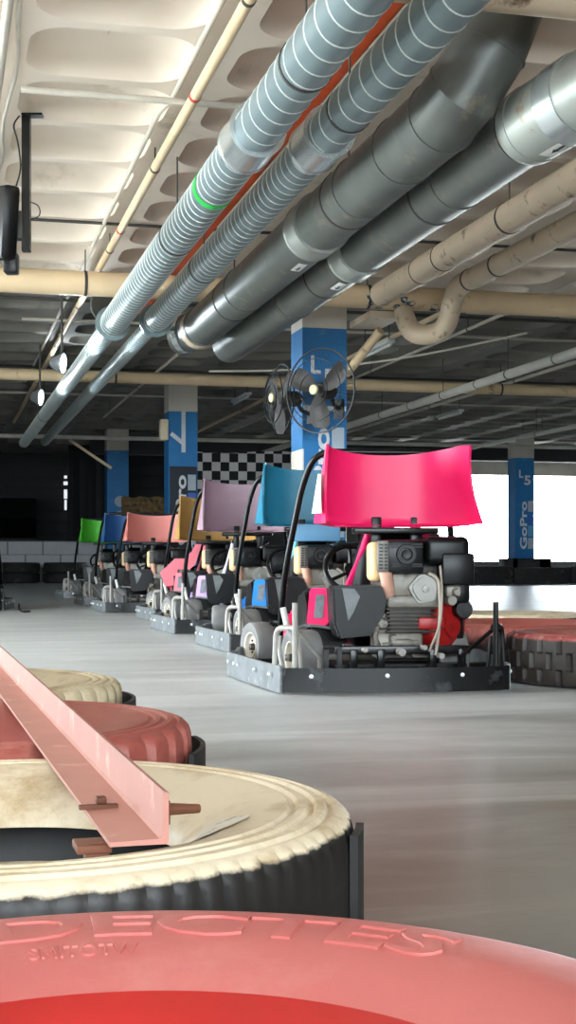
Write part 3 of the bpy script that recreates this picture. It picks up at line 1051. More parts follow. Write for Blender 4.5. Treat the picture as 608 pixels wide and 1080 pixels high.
# ------------------------------------------------------------------ wall fans
def fan(label, loc, yaw, r=0.43, rear=0.33):
    e = empty('wall_fan', label, 'fan', loc, yaw)     # faces its own -Y
    bm = bm_new()
    n = 72
    for ang in range(n):
        th = 2 * PI * ang / n
        c, s = math.cos(th), math.sin(th)
        pts = [(0.07 * c, -0.12, 0.07 * s), (r * 0.55 * c, -0.11, r * 0.55 * s), (r * 0.93 * c, -0.06, r * 0.93 * s), (r * c, 0.0, r * s)]
        sweep(bm, pts, 0.0014, 4, cap=False)
        if ang % 2 == 0:
            sweep(bm, [(r * c, 0, r * s), (r * 0.9 * c, 0.07, r * 0.9 * s), (0.1 * c, 0.12, 0.1 * s)], 0.0014, 4, cap=False)
    for rr, y in ((r, 0), (r * 0.74, -0.092), (r * 0.4, -0.117)):
        lathe(bm, [(rr - 0.007 if rr == r else rr - 0.002, y - 0.007), (rr + (0.007 if rr == r else 0.002), y - 0.007), (rr + (0.007 if rr == r else 0.002), y + 0.007), (rr - (0.007 if rr == r else 0.002), y + 0.007)], 60, 'Y', closed=True)
    obj('guard', bm, M['fan_black'], e)
    bm = bm_new()
    for k in range(3):
        a = 2 * PI * k / 3 + 0.42
        g = []
        for i, rr in enumerate((0.06, 0.14, 0.24, 0.33, 0.38)):
            w = (0.04, 0.09, 0.115, 0.115, 0.07)[i]
            row = []
            for t in (-1, -0.5, 0, 0.5, 1):
                tw = 0.5 - 0.06 * i
                x, z = rr, w * t + 0.03 * i * 0.5
                y = -0.02 + tw * 0.4 * w * t - 0.02 * (1 - t * t)
                row.append(bm.verts.new((x * math.cos(a) - z * math.sin(a), y, x * math.sin(a) + z * math.cos(a))))
            g.append(row)
        for i in range(4):
            for j in range(4):
                bm.faces.new((g[i][j], g[i][j + 1], g[i + 1][j + 1], g[i + 1][j]))
    bmesh.ops.solidify(bm, geom=bm.faces[:], thickness=0.004)
    obj('blades', bm, M['fan_blade'], e)
    bm = bm_new()
    lathe(bm, [(0, -0.135), (0.04, -0.13), (0.05, -0.12), (0.05, -0.105), (0, -0.105)], 28, 'Y')
    obj('hub_badge', bm, M['hub_cream'], e)
    bm = bm_new()
    lathe(bm, [(0, -0.03), (0.07, -0.03), (0.085, 0.0), (0.085, 0.17), (0.06, 0.22), (0, 0.22)], 28, 'Y')
    obj('motor', bm, M['fan_blade'], e)
    bm = bm_new()
    sweep(bm, rounded([(0, 0.18, 0), (0, 0.22, -0.12), (0.0, rear, -0.16)], 0.05, 4), 0.022, 10)
    box(bm, -0.06, 0.06, rear - 0.01, rear + 0.01, -0.26, -0.06)
    obj('bracket', bm, M['fan_black'], e)
    return e

p = W((338 - 304) / F * 14.35, 14.35)
fan('wall fan with a cream hub in front of the blue L 5 column', (p.x, p.y, H + 176 / F * 14.35), math.radians(-52))
p = W((297 - 304) / F * 15.0, 15.0)
fan('dark wall fan on the left side of the blue L 5 column', (p.x, p.y, H + 168 / F * 15.0), math.radians(-82), 0.36)

# ------------------------------------------------------------------ far end of the hall
# checkered banner
p = W(-1.98, 29.6)
bm = bm_new()
n, mrow = 40, 10
wd, ht = 2.3, 1.15
g = [[bm.verts.new((wd * i / n, 0.03 * math.sin(i * 0.55 + 0.3 * j) * (0.4 + 0.06 * j), -ht * j / mrow - 0.03 * math.sin(PI * i / n * 2) )) for j in range(mrow + 1)] for i in range(n + 1)]
for i in range(n):
    for j in range(mrow):
        bm.faces.new((g[i][j], g[i + 1][j], g[i + 1][j + 1], g[i][j + 1]))
bmesh.ops.solidify(bm, geom=bm.faces[:], thickness=0.004)
tag(obj('hanging_banner', bm, M['checker'], None, loc=(p.x, p.y, H + 2.24), rotz=-0.05), 'black and white checkered banner hanging between the two blue columns', 'banner')

# block wall, dark boards and curtain at the far left
p0, p1 = W(-8.6, 35.6), W(-4.3, 36.2)
bm = bm_new()
L = 6.2
box(bm, 0, L, 0, 0.2, 0, 1.05, 0, 1)
row = 0
for zz in (0.02, 0.36, 0.70):
    xx = -0.44 if row % 2 else 0.0
    while xx < L:
        a, b = max(xx + 0.01, 0), min(xx + 0.87, L)
        if b - a > 0.05:
            box(bm, a, b, -0.012, 0.0, zz, zz + 0.325)
        xx += 0.89
    row += 1
struct(obj('wall_blocks', bm, [M['block'], M['mortar']], None, loc=(p0.x - 1.2, p0.y + 0.25, 0), rotz=-0.1, smooth=False))
e = p0
bm = bm_new()
box(bm, 0, 3.1, -0.03, 0.03, 0, 1.15)
box(bm, 0, 3.1, -0.05, -0.03, 0.0, 0.06)
box(bm, 0, 3.1, -0.05, -0.03, 1.09, 1.15)
tag(obj('black_screen', bm, M['black_panel'], None, loc=(p0.x - 0.9, p0.y + 0.33, 1.056), rotz=-0.1), 'low black screen standing on the white block wall', 'screen')
p = W(-5.42, 34.6)
bm = bm_new()
path = [(x * 0.1, 0.05 * math.sin(x * 1.5)) for x in range(0, 11)]
strip(bm, path, 0.0, 2.35, 0.03)
tag(obj('black_curtain', bm, M['black_panel'], None, loc=(p.x, p.y, 1.05), rotz=-YAW), 'tall black curtain panel left of the dim far column', 'curtain')
p = W(-8.2, 38.5)
bm = bm_new()
for k in range(11):
    box(bm, 0, 5.2, 0, 0.06, 0.32 * k, 0.32 * k + 0.27, 0.02)
box(bm, 0, 5.2, 0.04, 0.08, 0, 3.5)
tag(obj('roller_shutter', bm, M['dark_wall'], None, loc=(p.x, p.y, 0.0), rotz=-YAW), 'grey slatted shutter behind the white block wall', 'shutter')
p = W(-6.06, 38.2)
e = empty('lit_gap', 'narrow glowing slots for a distant lit gap beside the black curtain', 'light', (p.x, p.y, H + 1.55), -YAW)
for za, zb, w in ((-0.26, 0.02, 0.03), (0.05, 0.30, 0.045), (0.42, 0.52, 0.055), (0.60, 0.68, 0.04)):
    bm = bm_new()
    box(bm, -w, w, -0.02, 0.02, za, zb, 0.01)
    obj('light_slot', bm, emis('slot_glow', (0.9, 0.96, 1), 0.75), e)  # emissive boxes stand in for a distant lit gap, no lamp here
p = W(-3.15, 26.5)
bm = bm_new()
n = 26
g = [[bm.verts.new((1.1 * i / n, 0.02 * math.sin(i * 1.3 + j), 0.42 * j / 6 + 0.02 * math.sin(i * 0.9) * (j > 4))) for j in range(7)] for i in range(n + 1)]
for i in range(n):
    for j in range(6):
        bm.faces.new((g[i][j], g[i + 1][j], g[i + 1][j + 1], g[i][j + 1]))
bmesh.ops.solidify(bm, geom=bm.faces[:], thickness=0.01)
o = tag(obj('mottled_net', bm, M['camo'], None, loc=(p.x, p.y, H + 0.72), rotz=-YAW), 'mottled brown netting behind the salmon wing', 'net')
bm = bm_new()
sweep(bm, [(0.05, 0.03, -H - 0.72), (0.05, 0.03, 0.44)], 0.02, 8)
sweep(bm, [(1.05, 0.03, -H - 0.72), (1.05, 0.03, 0.44)], 0.02, 8)
obj('post', bm, M['rod'], o)
p = W(-4.3, 30.5)
bm = bm_new()
box(bm, -0.03, 0.03, -0.03, 0.03, -0.55, 0.55, M4=Matrix.Rotation(math.radians(-56), 4, 'Y'))
tag(obj('timber_strut', bm, M['beige_pipe'], None, loc=(p.x, p.y, H + 2.25), rotz=-YAW), 'short tan strut slanting down left of the dim far column', 'strut')

# black rubber barrier at the far right and block round the column
bm = bm_new()
for k in range(8):
    box(bm, 10.2 + 1.45 * k, 10.2 + 1.45 * k + 1.43, 30.6, 30.85, 0.0, 0.40 + 0.02 * math.sin(k * 2.2), 0.04)
tag(obj('rubber_barrier', bm, M['rubber'], None), 'long low black barrier before the bright opening', 'barrier')
bm = bm_new()
box(bm, -0.62, 0.62, -0.45, -0.27, 0.0, 0.60, 0.03)
box(bm, -0.45, -0.27, -0.45, 0.45, 0.0, 0.60, 0.03)
box(bm, 0.27, 0.62, -0.45, 0.45, 0.0, 0.60, 0.03)
tag(obj('column_guard', bm, M['rubber'], None, loc=(14.3, 32.95, 0)), 'black padded guard round the foot of the far right column', 'guard')

# outdoors beyond the opening
bm = bm_new()
box(bm, -40, 80, Y_BACK + 1, 140, -0.4, -0.05)
o = obj('exterior_ground', bm, M['outdoor_ground'], None, smooth=False)
struct(o)
bm = bm_new()
box(bm, -60, X_LEFT - 3, -60, 60, -0.4, -0.05)
struct(obj('exterior_yard', bm, M['outdoor_ground'], None, smooth=False))
e = empty('pale_building', 'pale low building outside beyond the opening', 'building', (19.5, 62, 0), 0)
bm = bm_new()
box(bm, 0, 3.2, 0, 6, -0.1, 2.3)
obj('wall', bm, M['outdoor_wall'], e, smooth=False)
bm = bm_new()
box(bm, -0.2, 3.4, -0.3, 6.2, 2.3, 2.45)
obj('roof', bm, M['outdoor_ground'], e, smooth=False)
for k in range(3):
    bm = bm_new()
    box(bm, 0.1, 3.1, -0.05, 0.02, 0.3 + 0.65 * k, 0.75 + 0.65 * k)
    obj('window', bm, M['cream_pipe'], e, smooth=False)
bm = bm_new()
sweep(bm, [(0, 0, -0.1), (0, 0, 3.6)], 0.06, 10)
sweep(bm, [(0.45, 0, -0.1), (0.45, 0, 3.6)], 0.05, 10)
sweep(bm, [(0, 0, 1.4), (0.45, 0, 1.4)], 0.03, 8)
tag(obj('utility_pole', bm, M['galv_bright'], None, loc=(26.3, 56, 0)), 'pale twin pole outside, right of the far column', 'pole')

# ------------------------------------------------------------------ truck tyres
TP = [(0.262, 0.165), (0.268, 0.185), (0.285, 0.200), (0.315, 0.216), (0.35, 0.232), (0.385, 0.243), (0.41, 0.248), (0.425, 0.2495), (0.43, 0.2445), (0.436, 0.2445), (0.441, 0.2500), (0.452, 0.2500), (0.457, 0.2440),
      (0.463, 0.2440), (0.468, 0.2500), (0.479, 0.2490), (0.484, 0.2425), (0.490, 0.2420), (0.495, 0.2460), (0.508, 0.2420), (0.518, 0.2320), (0.523, 0.215), (0.5245, 0.17), (0.5245, 0.16), (0.5245, 0.09), (0.5245, 0.08), (0.523, 0.035),
      (0.515, 0.015), (0.49, 0.003), (0.43, 0.0), (0.36, 0.015), (0.3, 0.045), (0.265, 0.075), (0.262, 0.09), (0.30, 0.10), (0.40, 0.05), (0.47, 0.05), (0.485, 0.125), (0.47, 0.2), (0.40, 0.215), (0.30, 0.165)]
def top_z(r):
    for (a, za), (b, zb) in zip(TP, TP[1:]):
        if a <= r <= b:
            return za + (zb - za) * (r - a) / (b - a)
    return 0.25
def tyre_bm(deep=0.010, teeth=60, smooth_top=False, n=180, worn=False):
    bm = bm_new()
    per = n // teeth
    def lug(i, j, r):
        if worn:
            return r - (deep if (19 <= i <= 21 and j % per == 0) else 0)
        if 19 <= i <= 22 or 25 <= i <= 27:
            return r - (deep if j % per < max(1, per // 4) else 0)
        if i in (23, 24):
            return r - (deep if (j + per // 2) % per < max(1, per // 4) else 0)
        return r
    prof = TP
    if smooth_top:
        prof = [(r, (0.250 - 0.9 * (r - 0.445) ** 2 if 7 <= i <= 18 else z)) for i, (r, z) in enumerate(TP)]
    lathe(bm, prof, n, 'Z', (0, 0, 0), closed=True, lug=lug)
    return bm
def tyre(label, r, d, m, z=0.0, rot=0.0, group=None, **kw):
    p = W(r, d, z)
    o = obj('truck_tire', tyre_bm(**kw), M[m], None, loc=p, rotz=rot, ang=40)
    return tag(o, label, 'tire', group)

tA = tyre('large red tire lying flat across the bottom, with raised lettering', -0.113, 0.985, 'tyre_red', smooth_top=True, rot=-YAW)
tB = tyre('cream painted tire with a dark hole under the end of the steel beam', -0.425, 2.105, 'tyre_cream', rot=-YAW, deep=0.005, teeth=90, worn=True, n=360)
tC = tyre('dull red tire lying between the two cream tires', -0.745, 3.20, 'tyre_red_dull', rot=0.3, deep=0.016, teeth=36)
tD = tyre('dirty cream tire farthest along the steel beam', -1.03, 4.25, 'tyre_cream_dirty', rot=0.5, deep=0.012, teeth=45)
# bright red inner slope of the nearest tyre
bm = bm_new()
lathe(bm, [(0.263, 0.167), (0.269, 0.187), (0.286, 0.202), (0.316, 0.2185), (0.3165, 0.2160), (0.315, 0.214), (0.285, 0.199)], 120, 'Z', closed=True)
o = obj('inner_wall', bm, M['tyre_red_bright'], tA)
o['label'] = 'glossy brighter red inner wall'
# raised lettering bent round the sidewall
def ring_text(s, rb, hgt, width, phi0, ext, off=0.0):
    t = text_bm(s, 0.1, ext, off, bev=0.0006)
    bmesh.ops.triangulate(t, faces=t.faces[:])
    bmesh.ops.subdivide_edges(t, edges=[e for e in t.edges if e.calc_length() > 0.02], cuts=2)
    x0, x1, y0, y1 = bounds(t)
    for v in t.verts:
        u = ((v.co.x - x0) / (x1 - x0) - 0.5) * width
        R = rb + (v.co.y - y0) / (y1 - y0) * hgt
        ph = phi0 + u / (rb + hgt / 2)
        z = 0.250 - 0.9 * (R - 0.445) ** 2 if R > 0.425 else top_z(R)
        v.co = Vector((R * math.sin(ph), R * math.cos(ph), z + v.co.z + 0.0005))
    return t
obj('raised_lettering', ring_text('DECTES', 0.402, 0.068, 0.475, 0.115, 0.0018, 0.002), M['tyre_red'], tA)
obj('raised_lettering', ring_text('SMITOTW', 0.368, 0.018, 0.105, -0.225, 0.0012), M['tyre_red'], tA)
# white splash and stub by the hole of the cream tyre
bm = bm_new()
pts = []
for k in range(18):
    a = 2 * PI * k / 18
    pts.append((0.045 * math.cos(a) * (1 + 0.25 * math.sin(3 * a + 1)), 0.075 * math.sin(a) * (1 + 0.2 * math.cos(4 * a))))
vs = []
for x, y in pts:
    R = 0.318 + x
    ph = math.radians(100) - y / 0.32
    vs.append(bm.verts.new((R * math.sin(ph), R * math.cos(ph), top_z(R) + 0.003)))
c = bm.verts.new((0.318 * math.sin(math.radians(100)), 0.318 * math.cos(math.radians(100)), top_z(0.318) + 0.006))
for k in range(18):
    bm.faces.new((c, vs[k], vs[(k + 1) % 18]))
o = obj('white_patch', bm, M['paint_white_wear'], tB)
o['label'] = 'white splash beside the hole'

# black rubber flaps standing against the floor side of the row
def arc(r, d, R, a0, a1, n):
    return [(r + R * math.sin(math.radians(a0 + (a1 - a0) * k / n)), d + R * math.cos(math.radians(a0 + (a1 - a0) * k / n))) for k in range(n + 1)]
for (r, d, R, a0, a1, h, lab) in ((-0.425, 2.105, 0.532, 92, 103, 0.226, 'black rubber flap at the right side of the cream tire with the dark hole'),
                                  (-0.745, 3.20, 0.55, 70, 104, 0.19, 'black rubber flap at the right side of the dull red tire under the beam'),
                                  (-1.03, 4.25, 0.56, 62, 128, 0.19, 'black rubber flap at the right side of the farthest cream tire')):
    bm = bm_new()
    strip(bm, [(W(*q).x, W(*q).y) for q in arc(r, d, R, a0, a1, 12)], 0.0, h, 0.012)
    tag(obj('rubber_flap', bm, M['rubber'], None), lab, 'rubber flap')

# right hand row of tyres
tyre('red topped tire with chunky tread right of the pink kart', 1.62, 7.02, 'tyre_red_top', deep=0.024, teeth=30, rot=0.2)
tyre('dull red tire just behind the red topped chunky tire', 1.34, 8.12, 'tyre_red_dull', deep=0.012, teeth=45, rot=0.7)
tyre('red tire in the second row at the right edge, behind the chunky one', 2.45, 8.6, 'tyre_red_dull', deep=0.012, teeth=45, rot=1.9)
tyre('cream tire behind the two red tires right of the pink kart', 1.50, 9.4, 'tyre_cream', deep=0.012, teeth=45, rot=1.5)
# dark tyres stacked before the block wall
k = 0
for r, nm in ((-7.75, 'left of three stacks'), (-6.6, 'middle of three stacks'), (-5.45, 'right of three stacks')):
    for q in range(2):
        tyre('dark tire, ' + ('bottom' if q == 0 else 'top') + ' of the ' + nm + ' before the white block wall', r, 34.3, 'rubber', z=0.25 * q, rot=k, deep=0.012, teeth=30, n=90)
        k += 1

# ------------------------------------------------------------------ steel angle beam lying on the tyres
def cam_dir(sl):
    v = W(sl, 1) - W(0, 0)
    return v.normalized()
bd = cam_dir(-0.277)
bx = Vector((bd.y, -bd.x, 0))
near_ = W(-0.153, 1.80, 0.2525)
e = empty('steel_beam', 'pinkish painted steel angle beam lying along the tire row', 'beam', near_)
Mb = basis(bx, bd, (0, 0, 1), (0, 0, 0))
Ln = 3.6
bm = bm_new()
prof = [(-0.076, 0.0), (0.0, 0.0), (0.0, 0.066), (-0.007, 0.068), (-0.008, 0.012), (-0.012, 0.0075), (-0.076, 0.006)]
n = len(prof)
rings = []
for s in (0.0, 0.004, 0.6, 1.2, 1.8, Ln):
    rings.append([bm.verts.new(Mb @ Vector((x, s, z))) for x, z in prof])
for i in range(len(rings) - 1):
    for j in range(n):
        bm.faces.new((rings[i][j], rings[i][(j + 1) % n], rings[i + 1][(j + 1) % n], rings[i + 1][j]))
bm.faces.new(rings[0]); bm.faces.new(rings[-1])
obj('angle_bar', bm, M['beam'], e, ang=20)
bm = bm_new()
box(bm, -0.085, -0.03, 0.235, 0.247, 0.0065, 0.0125, M4=Mb)
box(bm, -0.06, -0.045, 0.243, 0.262, 0.0125, 0.022, 0.002, M4=Mb)
o = obj('clip', bm, M['rust'], e)
o['label'] = 'small rusty bar and bolt head'
bm = bm_new()
sweep(bm, [Mb @ Vector((-0.086, 0.04, -0.04)), Mb @ Vector((-0.086, 0.04, 0.0))], 0.009, 12)
box(bm, -0.115, -0.07, 0.02, 0.075, -0.012, -0.001, 0.002, M4=Mb)
box(bm, -0.103, -0.072, 0.025, 0.055, -0.024, -0.012, 0.003, M4=Mb)
o = obj('bolt', bm, M['rust'], e)
bm = bm_new()
sweep(bm, [Mb @ Vector((0.0, 0.055, 0.035)), Mb @ Vector((0.055, 0.075, 0.03))], [0.009, 0.006], 10)
box(bm, 0.0, 0.008, 0.03, 0.08, 0.018, 0.05, 0.002, M4=Mb)
obj('bolt', bm, M['rust'], e)

# ------------------------------------------------------------------ go-karts
def wheel(parent, x, y, R, w, name='wheel'):
    s = -1 if x < 0 else 1
    bm = bm_new()
    h = w / 2
    prof = [(R * 0.58, -h * 0.8), (R * 0.80, -h), (R * 0.93, -h * 0.95), (R * 0.985, -h * 0.75), (R, -h * 0.4), (R, h * 0.4), (R * 0.985, h * 0.75), (R * 0.93, h * 0.95), (R * 0.80, h), (R * 0.58, h * 0.8), (R * 0.55, 0)]
    lathe(bm, prof, 36, 'X', (0, 0, 0), closed=True)
    o = obj(name, bm, M['kart_tyre'], parent, loc=(x, y, R))
    bm = bm_new()
    f = s * h
    lathe(bm, [(0.0, f * 0.55), (R * 0.2, f * 0.5), (R * 0.24, f * 0.35), (R * 0.5, f * 0.45), (R * 0.545, f * 0.84), (R * 0.6, f * 0.88), (R * 0.6, f * 0.7), (R * 0.5, -f * 0.7), (0, -f * 0.7)], 28, 'X')
    obj('rim', bm, M['rim'], o)
    bm = bm_new()
    lathe(bm, [(0, f * 0.95), (R * 0.13, f * 0.9), (R * 0.16, f * 0.5), (0, f * 0.5)], 12, 'X')
    for k in range(4):
        a = PI / 4 + PI / 2 * k
        lathe(bm, [(0, f * 0.5), (R * 0.05, f * 0.5), (R * 0.05, f * 0.3), (0, f * 0.3)], 6, 'X', (0, R * 0.33 * math.cos(a), R * 0.33 * math.sin(a)))
    obj('hub', bm, M['grease'], o)
    return o

def bolts(parent, pts, nrm, r=0.011):
    for p in pts:
        bm = bm_new()
        a, b = frame_of(Vector(nrm))
        lathe(bm, [(0, 0.006), (r * 0.7, 0.005), (r, 0.0), (r, -0.003), (0, -0.003)], 12, 'Z')
        bmesh.ops.transform(bm, matrix=basis(a, b, Vector(nrm).normalized(), p), verts=bm.verts)
        obj('bolt', bm, M['bolt'], parent)

def mx(pts, s, c=0.0):
    return [(c + s * (p[0] - c), *p[1:]) for p in pts]

def kart(label, r, d, head, colr, wing_col=None, seat_col=None, panel_col=None, wz=(0.78, 1.17), hoop_dz=0.0, wing=True, back_panel=None, fairing=None, steer=0.3, patch=False, group='parked go-karts', detail=True):
    base = W(r, d, 0)
    cw = math.radians(14.0 + head)           # heading clockwise from +Y
    e = empty('go_kart', label, 'go-kart', base, -cw, group)
    # --- bumpers
    bm = bm_new()
    path = [(-0.525, 0.03), (-0.36, -0.012), (-0.18, -0.04), (0, -0.05), (0.18, -0.045), (0.36, -0.025), (0.48, 0.005), (0.53, 0.04), (0.548, 0.10)]
    strip(bm, path, 0.012, 0.122, 0.014)
    rb = obj('rear_bumper', bm, M['bumper_black'], e)
    bolts(rb, [(-0.40, -0.012, 0.085), (-0.06, -0.057, 0.088), (0.29, -0.041, 0.088)], (0, -1, 0.05))
    for s in (-1, 1):
        bm = bm_new()
        strip(bm, mx([(-0.53, 0.035), (-0.575, 0.30), (-0.63, 0.72), (-0.672, 1.03), (-0.660, 1.08), (-0.62, 1.12)], s), 0.008, 0.130, 0.016)
        sb = obj('side_bumper', bm, M['bumper_grey'], e)
        o_ = 0.012
        bolts(sb, mx([(-0.563 - o_, 0.15, 0.085), (-0.60 - o_, 0.42, 0.085), (-0.645 - o_, 0.74, 0.085), (-0.655 - o_, 0.83, 0.085), (-0.673 - o_, 0.95, 0.085)], s), (-s * -1 * -1.0, -0.13, 0))
    bm = bm_new()
    strip(bm, [(-0.62, 1.13), (-0.58, 1.40), (-0.46, 1.66), (-0.28, 1.80), (0.0, 1.83), (0.28, 1.80), (0.46, 1.66), (0.58, 1.40), (0.62, 1.13)], 0.008, 0.130, 0.016)
    obj('front_bumper', bm, M['bumper_grey'], e)
    # --- chassis
    bm = bm_new()
    for s in (-1, 1):
        sweep(bm, rounded(mx([(-0.24, 0.18, 0.085), (-0.26, 0.8, 0.07), (-0.18, 1.55, 0.07), (-0.1, 1.72, 0.09)], s), 0.15), 0.015, 8)
        sweep(bm, mx([(-0.25, 0.62, 0.07), (-0.6, 0.66, 0.08)], s), 0.013, 8)
        sweep(bm, mx([(-0.22, 1.1, 0.07), (-0.62, 1.05, 0.08)], s), 0.013, 8)
    sweep(bm, [(-0.26, 0.62, 0.07), (0.26, 0.62, 0.07)], 0.015, 8)
    sweep(bm, [(-0.3, 0.2, 0.085), (0.38, 0.2, 0.085)], 0.015, 8)
    box(bm, -0.22, 0.22, 0.75, 1.6, 0.045, 0.055)
    obj('chassis_frame', bm, M['black_metal'], e)
    bm = bm_new()
    sweep(bm, [(-0.45, 0.5, 0.135), (0.45, 0.5, 0.135)], 0.016, 10)
    obj('rear_axle', bm, M['steel'], e)
    bm = bm_new()
    sweep(bm, [(-0.47, 1.35, 0.13), (0.47, 1.35, 0.13)], 0.012, 8)
    obj('front_axle', bm, M['steel'], e)
    for s in (-1, 1):
        w1 = wheel(e, s * 0.365, 0.5, 0.135, 0.15)
        w2 = wheel(e, s * 0.475, 1.35, 0.135, 0.12)
        if s < 0:
            w1.rotation_euler.z = 0.14
        w2.rotation_euler.z = steer
    # --- lower rear cross bars
    bm = bm_new()
    box(bm, -0.25, 0.40, 0.22, 0.25, 0.165, 0.205, 0.004)
    box(bm, -0.24, 0.40, 0.28, 0.60, 0.10, 0.115)
    box(bm, -0.26, -0.24, 0.10, 0.13, 0.10, 0.21)
    box(bm, -0.33, -0.305, 0.08, 0.10, 0.10, 0.20)
    for x in (-0.18, -0.05, 0.2, 0.34):
        box(bm, x, x + 0.035, 0.21, 0.24, 0.10, 0.19, 0.004)
    obj('engine_mount', bm, M['black_metal'], e)
    for x, y, z, rr, l in ((0.05, 0.2, 0.18, 0.018, 0.07), (-0.12, 0.2, 0.19, 0.012, 0.05), (0.24, 0.2, 0.16, 0.014, 0.06), (0.16, 0.2, 0.2, 0.012, 0.06)):
        bm = bm_new()
        lathe(bm, [(0, y - l), (rr, y - l), (rr, y), (0, y)], 10, 'Y', (x, 0, z))
        obj('adjuster', bm, M['steel'], e)
    # --- bumper brackets
    for s in (-1, 1):
        bm = bm_new()
        c = 0.0
        sweep(bm, mx([(-0.468, 0.035, 0.10), (-0.468, 0.035, 0.415)], s), 0.013, 10)
        sweep(bm, rounded(mx([(-0.545, 0.16, 0.05), (-0.535, 0.17, 0.298), (-0.46, 0.05, 0.298)], s), 0.05), 0.014, 10)
        sweep(bm, rounded(mx([(-0.505, 0.10, 0.06), (-0.525, 0.16, 0.20), (-0.52, 0.165, 0.26)], s), 0.04), 0.011, 8)
        sweep(bm, mx([(-0.435, 0.06, 0.10), (-0.45, 0.05, 0.26)], s), 0.009, 8)
        obj('bumper_bracket', bm, M['steel'] if s > 0 else M['black_metal'], e)
        bm = bm_new()
        a = Vector((s * -0.455, 0.045, 0.285)); b = Vector((s * -0.335, 0.16, 0.155))
        sweep(bm, [a, b, Vector((s * -0.335, 0.165, 0.07))], 0.010, 4)
        obj('brace', bm, M['steel'] if s > 0 else M['black_metal'], e)
    # --- engine
    bm = bm_new()
    box(bm, 0.0, 0.38, 0.40, 0.66, 0.115, 0.52, 0.02)
    for k in range(7):
        box(bm, 0.015, 0.26, 0.32, 0.42, 0.262 + 0.018 * k, 0.271 + 0.018 * k, 0.002)
    box(bm, 0.03, 0.24, 0.335, 0.42, 0.25, 0.40, 0.01)
    box(bm, 0.04, 0.40, 0.42, 0.60, 0.50, 0.62, 0.02)
    en = obj('engine', bm, M['grease'], e)
    bm = bm_new()
    box(bm, 0.015, 0.275, 0.30, 0.40, 0.378, 0.440, 0.018)
    box(bm, 0.04, 0.27, 0.32, 0.42, 0.43, 0.545, 0.02)
    box(bm, -0.04, 0.20, 0.33, 0.46, 0.135, 0.262, 0.022)
    box(bm, -0.055, 0.03, 0.34, 0.46, 0.24, 0.36, 0.025)
    lathe(bm, [(0, 0.29), (0.020, 0.29), (0.028, 0.31), (0.032, 0.36), (0, 0.36)], 14, 'Y', (-0.005, 0, 0.305))
    lathe(bm, [(0, 0.29), (0.014, 0.29), (0.02, 0.31), (0.02, 0.36), (0, 0.36)], 14, 'Y', (0.045, 0, 0.235))
    box(bm, 0.03, 0.14, 0.285, 0.36, 0.195, 0.232, 0.012)
    sweep(bm, rounded([(-0.03, 0.32, 0.29), (-0.045, 0.31, 0.24), (-0.02, 0.32, 0.19)], 0.03), 0.012, 8)
    sweep(bm, [(0.0, 0.33, 0.2), (0.17, 0.32, 0.212)], 0.014, 8)
    box(bm, 0.14, 0.24, 0.30, 0.36, 0.14, 0.20, 0.012)
    obj('crankcase', bm, M['alu'], en)
    bm = bm_new()
    lathe(bm, [(0, 0.25), (0.015, 0.25), (0.019, 0.27), (0.019, 0.34), (0, 0.34)], 12, 'Y', (0.345, 0, 0.455))
    box(bm, 0.30, 0.375, 0.29, 0.40, 0.43, 0.485, 0.012)
    lathe(bm, [(0, 0.27), (0.022, 0.27), (0.026, 0.3), (0.026, 0.36), (0, 0.36)], 14, 'Y', (0.325, 0, 0.415))
    obj('carburettor', bm, M['alu'], en)
    # valve cover: rounded pentagon with a boss
    bm = bm_new()
    poly = []
    for k in range(5):
        a = math.radians(90 + 72 * k + 12)
        poly.append((0.072 * math.cos(a), 0.070 * math.sin(a)))
    P = [(p.x, p.y) for p in rounded([Vector((*poly[-1], 0))] + [Vector((*q, 0)) for q in poly] + [Vector((*poly[0], 0))], 0.022, 4)[1:-1]]
    Bv = basis((1, 0, 0), (0, 0, 1), (0, -1, 0), (0.193, 0.30, 0.470))
    prism(bm, [(x * 1.12, y * 1.12) for x, y in P], -0.02, 0.012, Bv)
    prism(bm, [(x * 0.92, y * 0.92) for x, y in P], 0.0, 0.030, Bv)
    lathe(bm, [(0, 0.256), (0.016, 0.258), (0.018, 0.275), (0, 0.275)], 12, 'Y', (0.193, 0, 0.470))
    obj('valve_cover', bm, M['silver'], en, ang=30)
    # air filter box with knob
    bm = bm_new()
    box(bm, 0.012, 0.195, 0.30, 0.50, 0.545, 0.705, 0.016)
    lathe(bm, [(0.030, 0.285), (0.046, 0.285), (0.050, 0.305), (0.026, 0.305)], 24, 'Y', (0.105, 0, 0.635), closed=True)
    lathe(bm, [(0, 0.292), (0.02, 0.290), (0.024, 0.305), (0, 0.305)], 16, 'Y', (0.105, 0, 0.635))
    for z in (0.585, 0.575, 0.68, 0.667):
        box(bm, 0.035, 0.075, 0.295, 0.302, z, z + 0.006)
        box(bm, 0.135, 0.185, 0.295, 0.302, z, z + 0.006)
    obj('air_filter_cover', bm, M['black_plastic'], en)
    bm = bm_new()
    box(bm, -0.032, 0.022, 0.300, 0.325, 0.55, 0.70, 0.006)
    obj('muffler_guard', bm, M['alu'], en)
    bm = bm_new()
    for k in range(8):
        box(bm, -0.026, -0.008, 0.296, 0.302, 0.565 + 0.016 * k, 0.573 + 0.016 * k)
        box(bm, 0.000, 0.016, 0.296, 0.302, 0.565 + 0.016 * k, 0.573 + 0.016 * k)
    obj('vent_slot', bm, M['black_metal'], en)
    bm = bm_new()
    box(bm, -0.052, 0.01, 0.36, 0.50, 0.505, 0.695, 0.028, seg=3)
    obj('side_tank', bm, M['tank_cream'], en)
    bm = bm_new()
    box(bm, 0.205, 0.425, 0.31, 0.60, 0.585, 0.722, 0.035, seg=4)
    box(bm, 0.285, 0.442, 0.30, 0.52, 0.490, 0.640, 0.010)
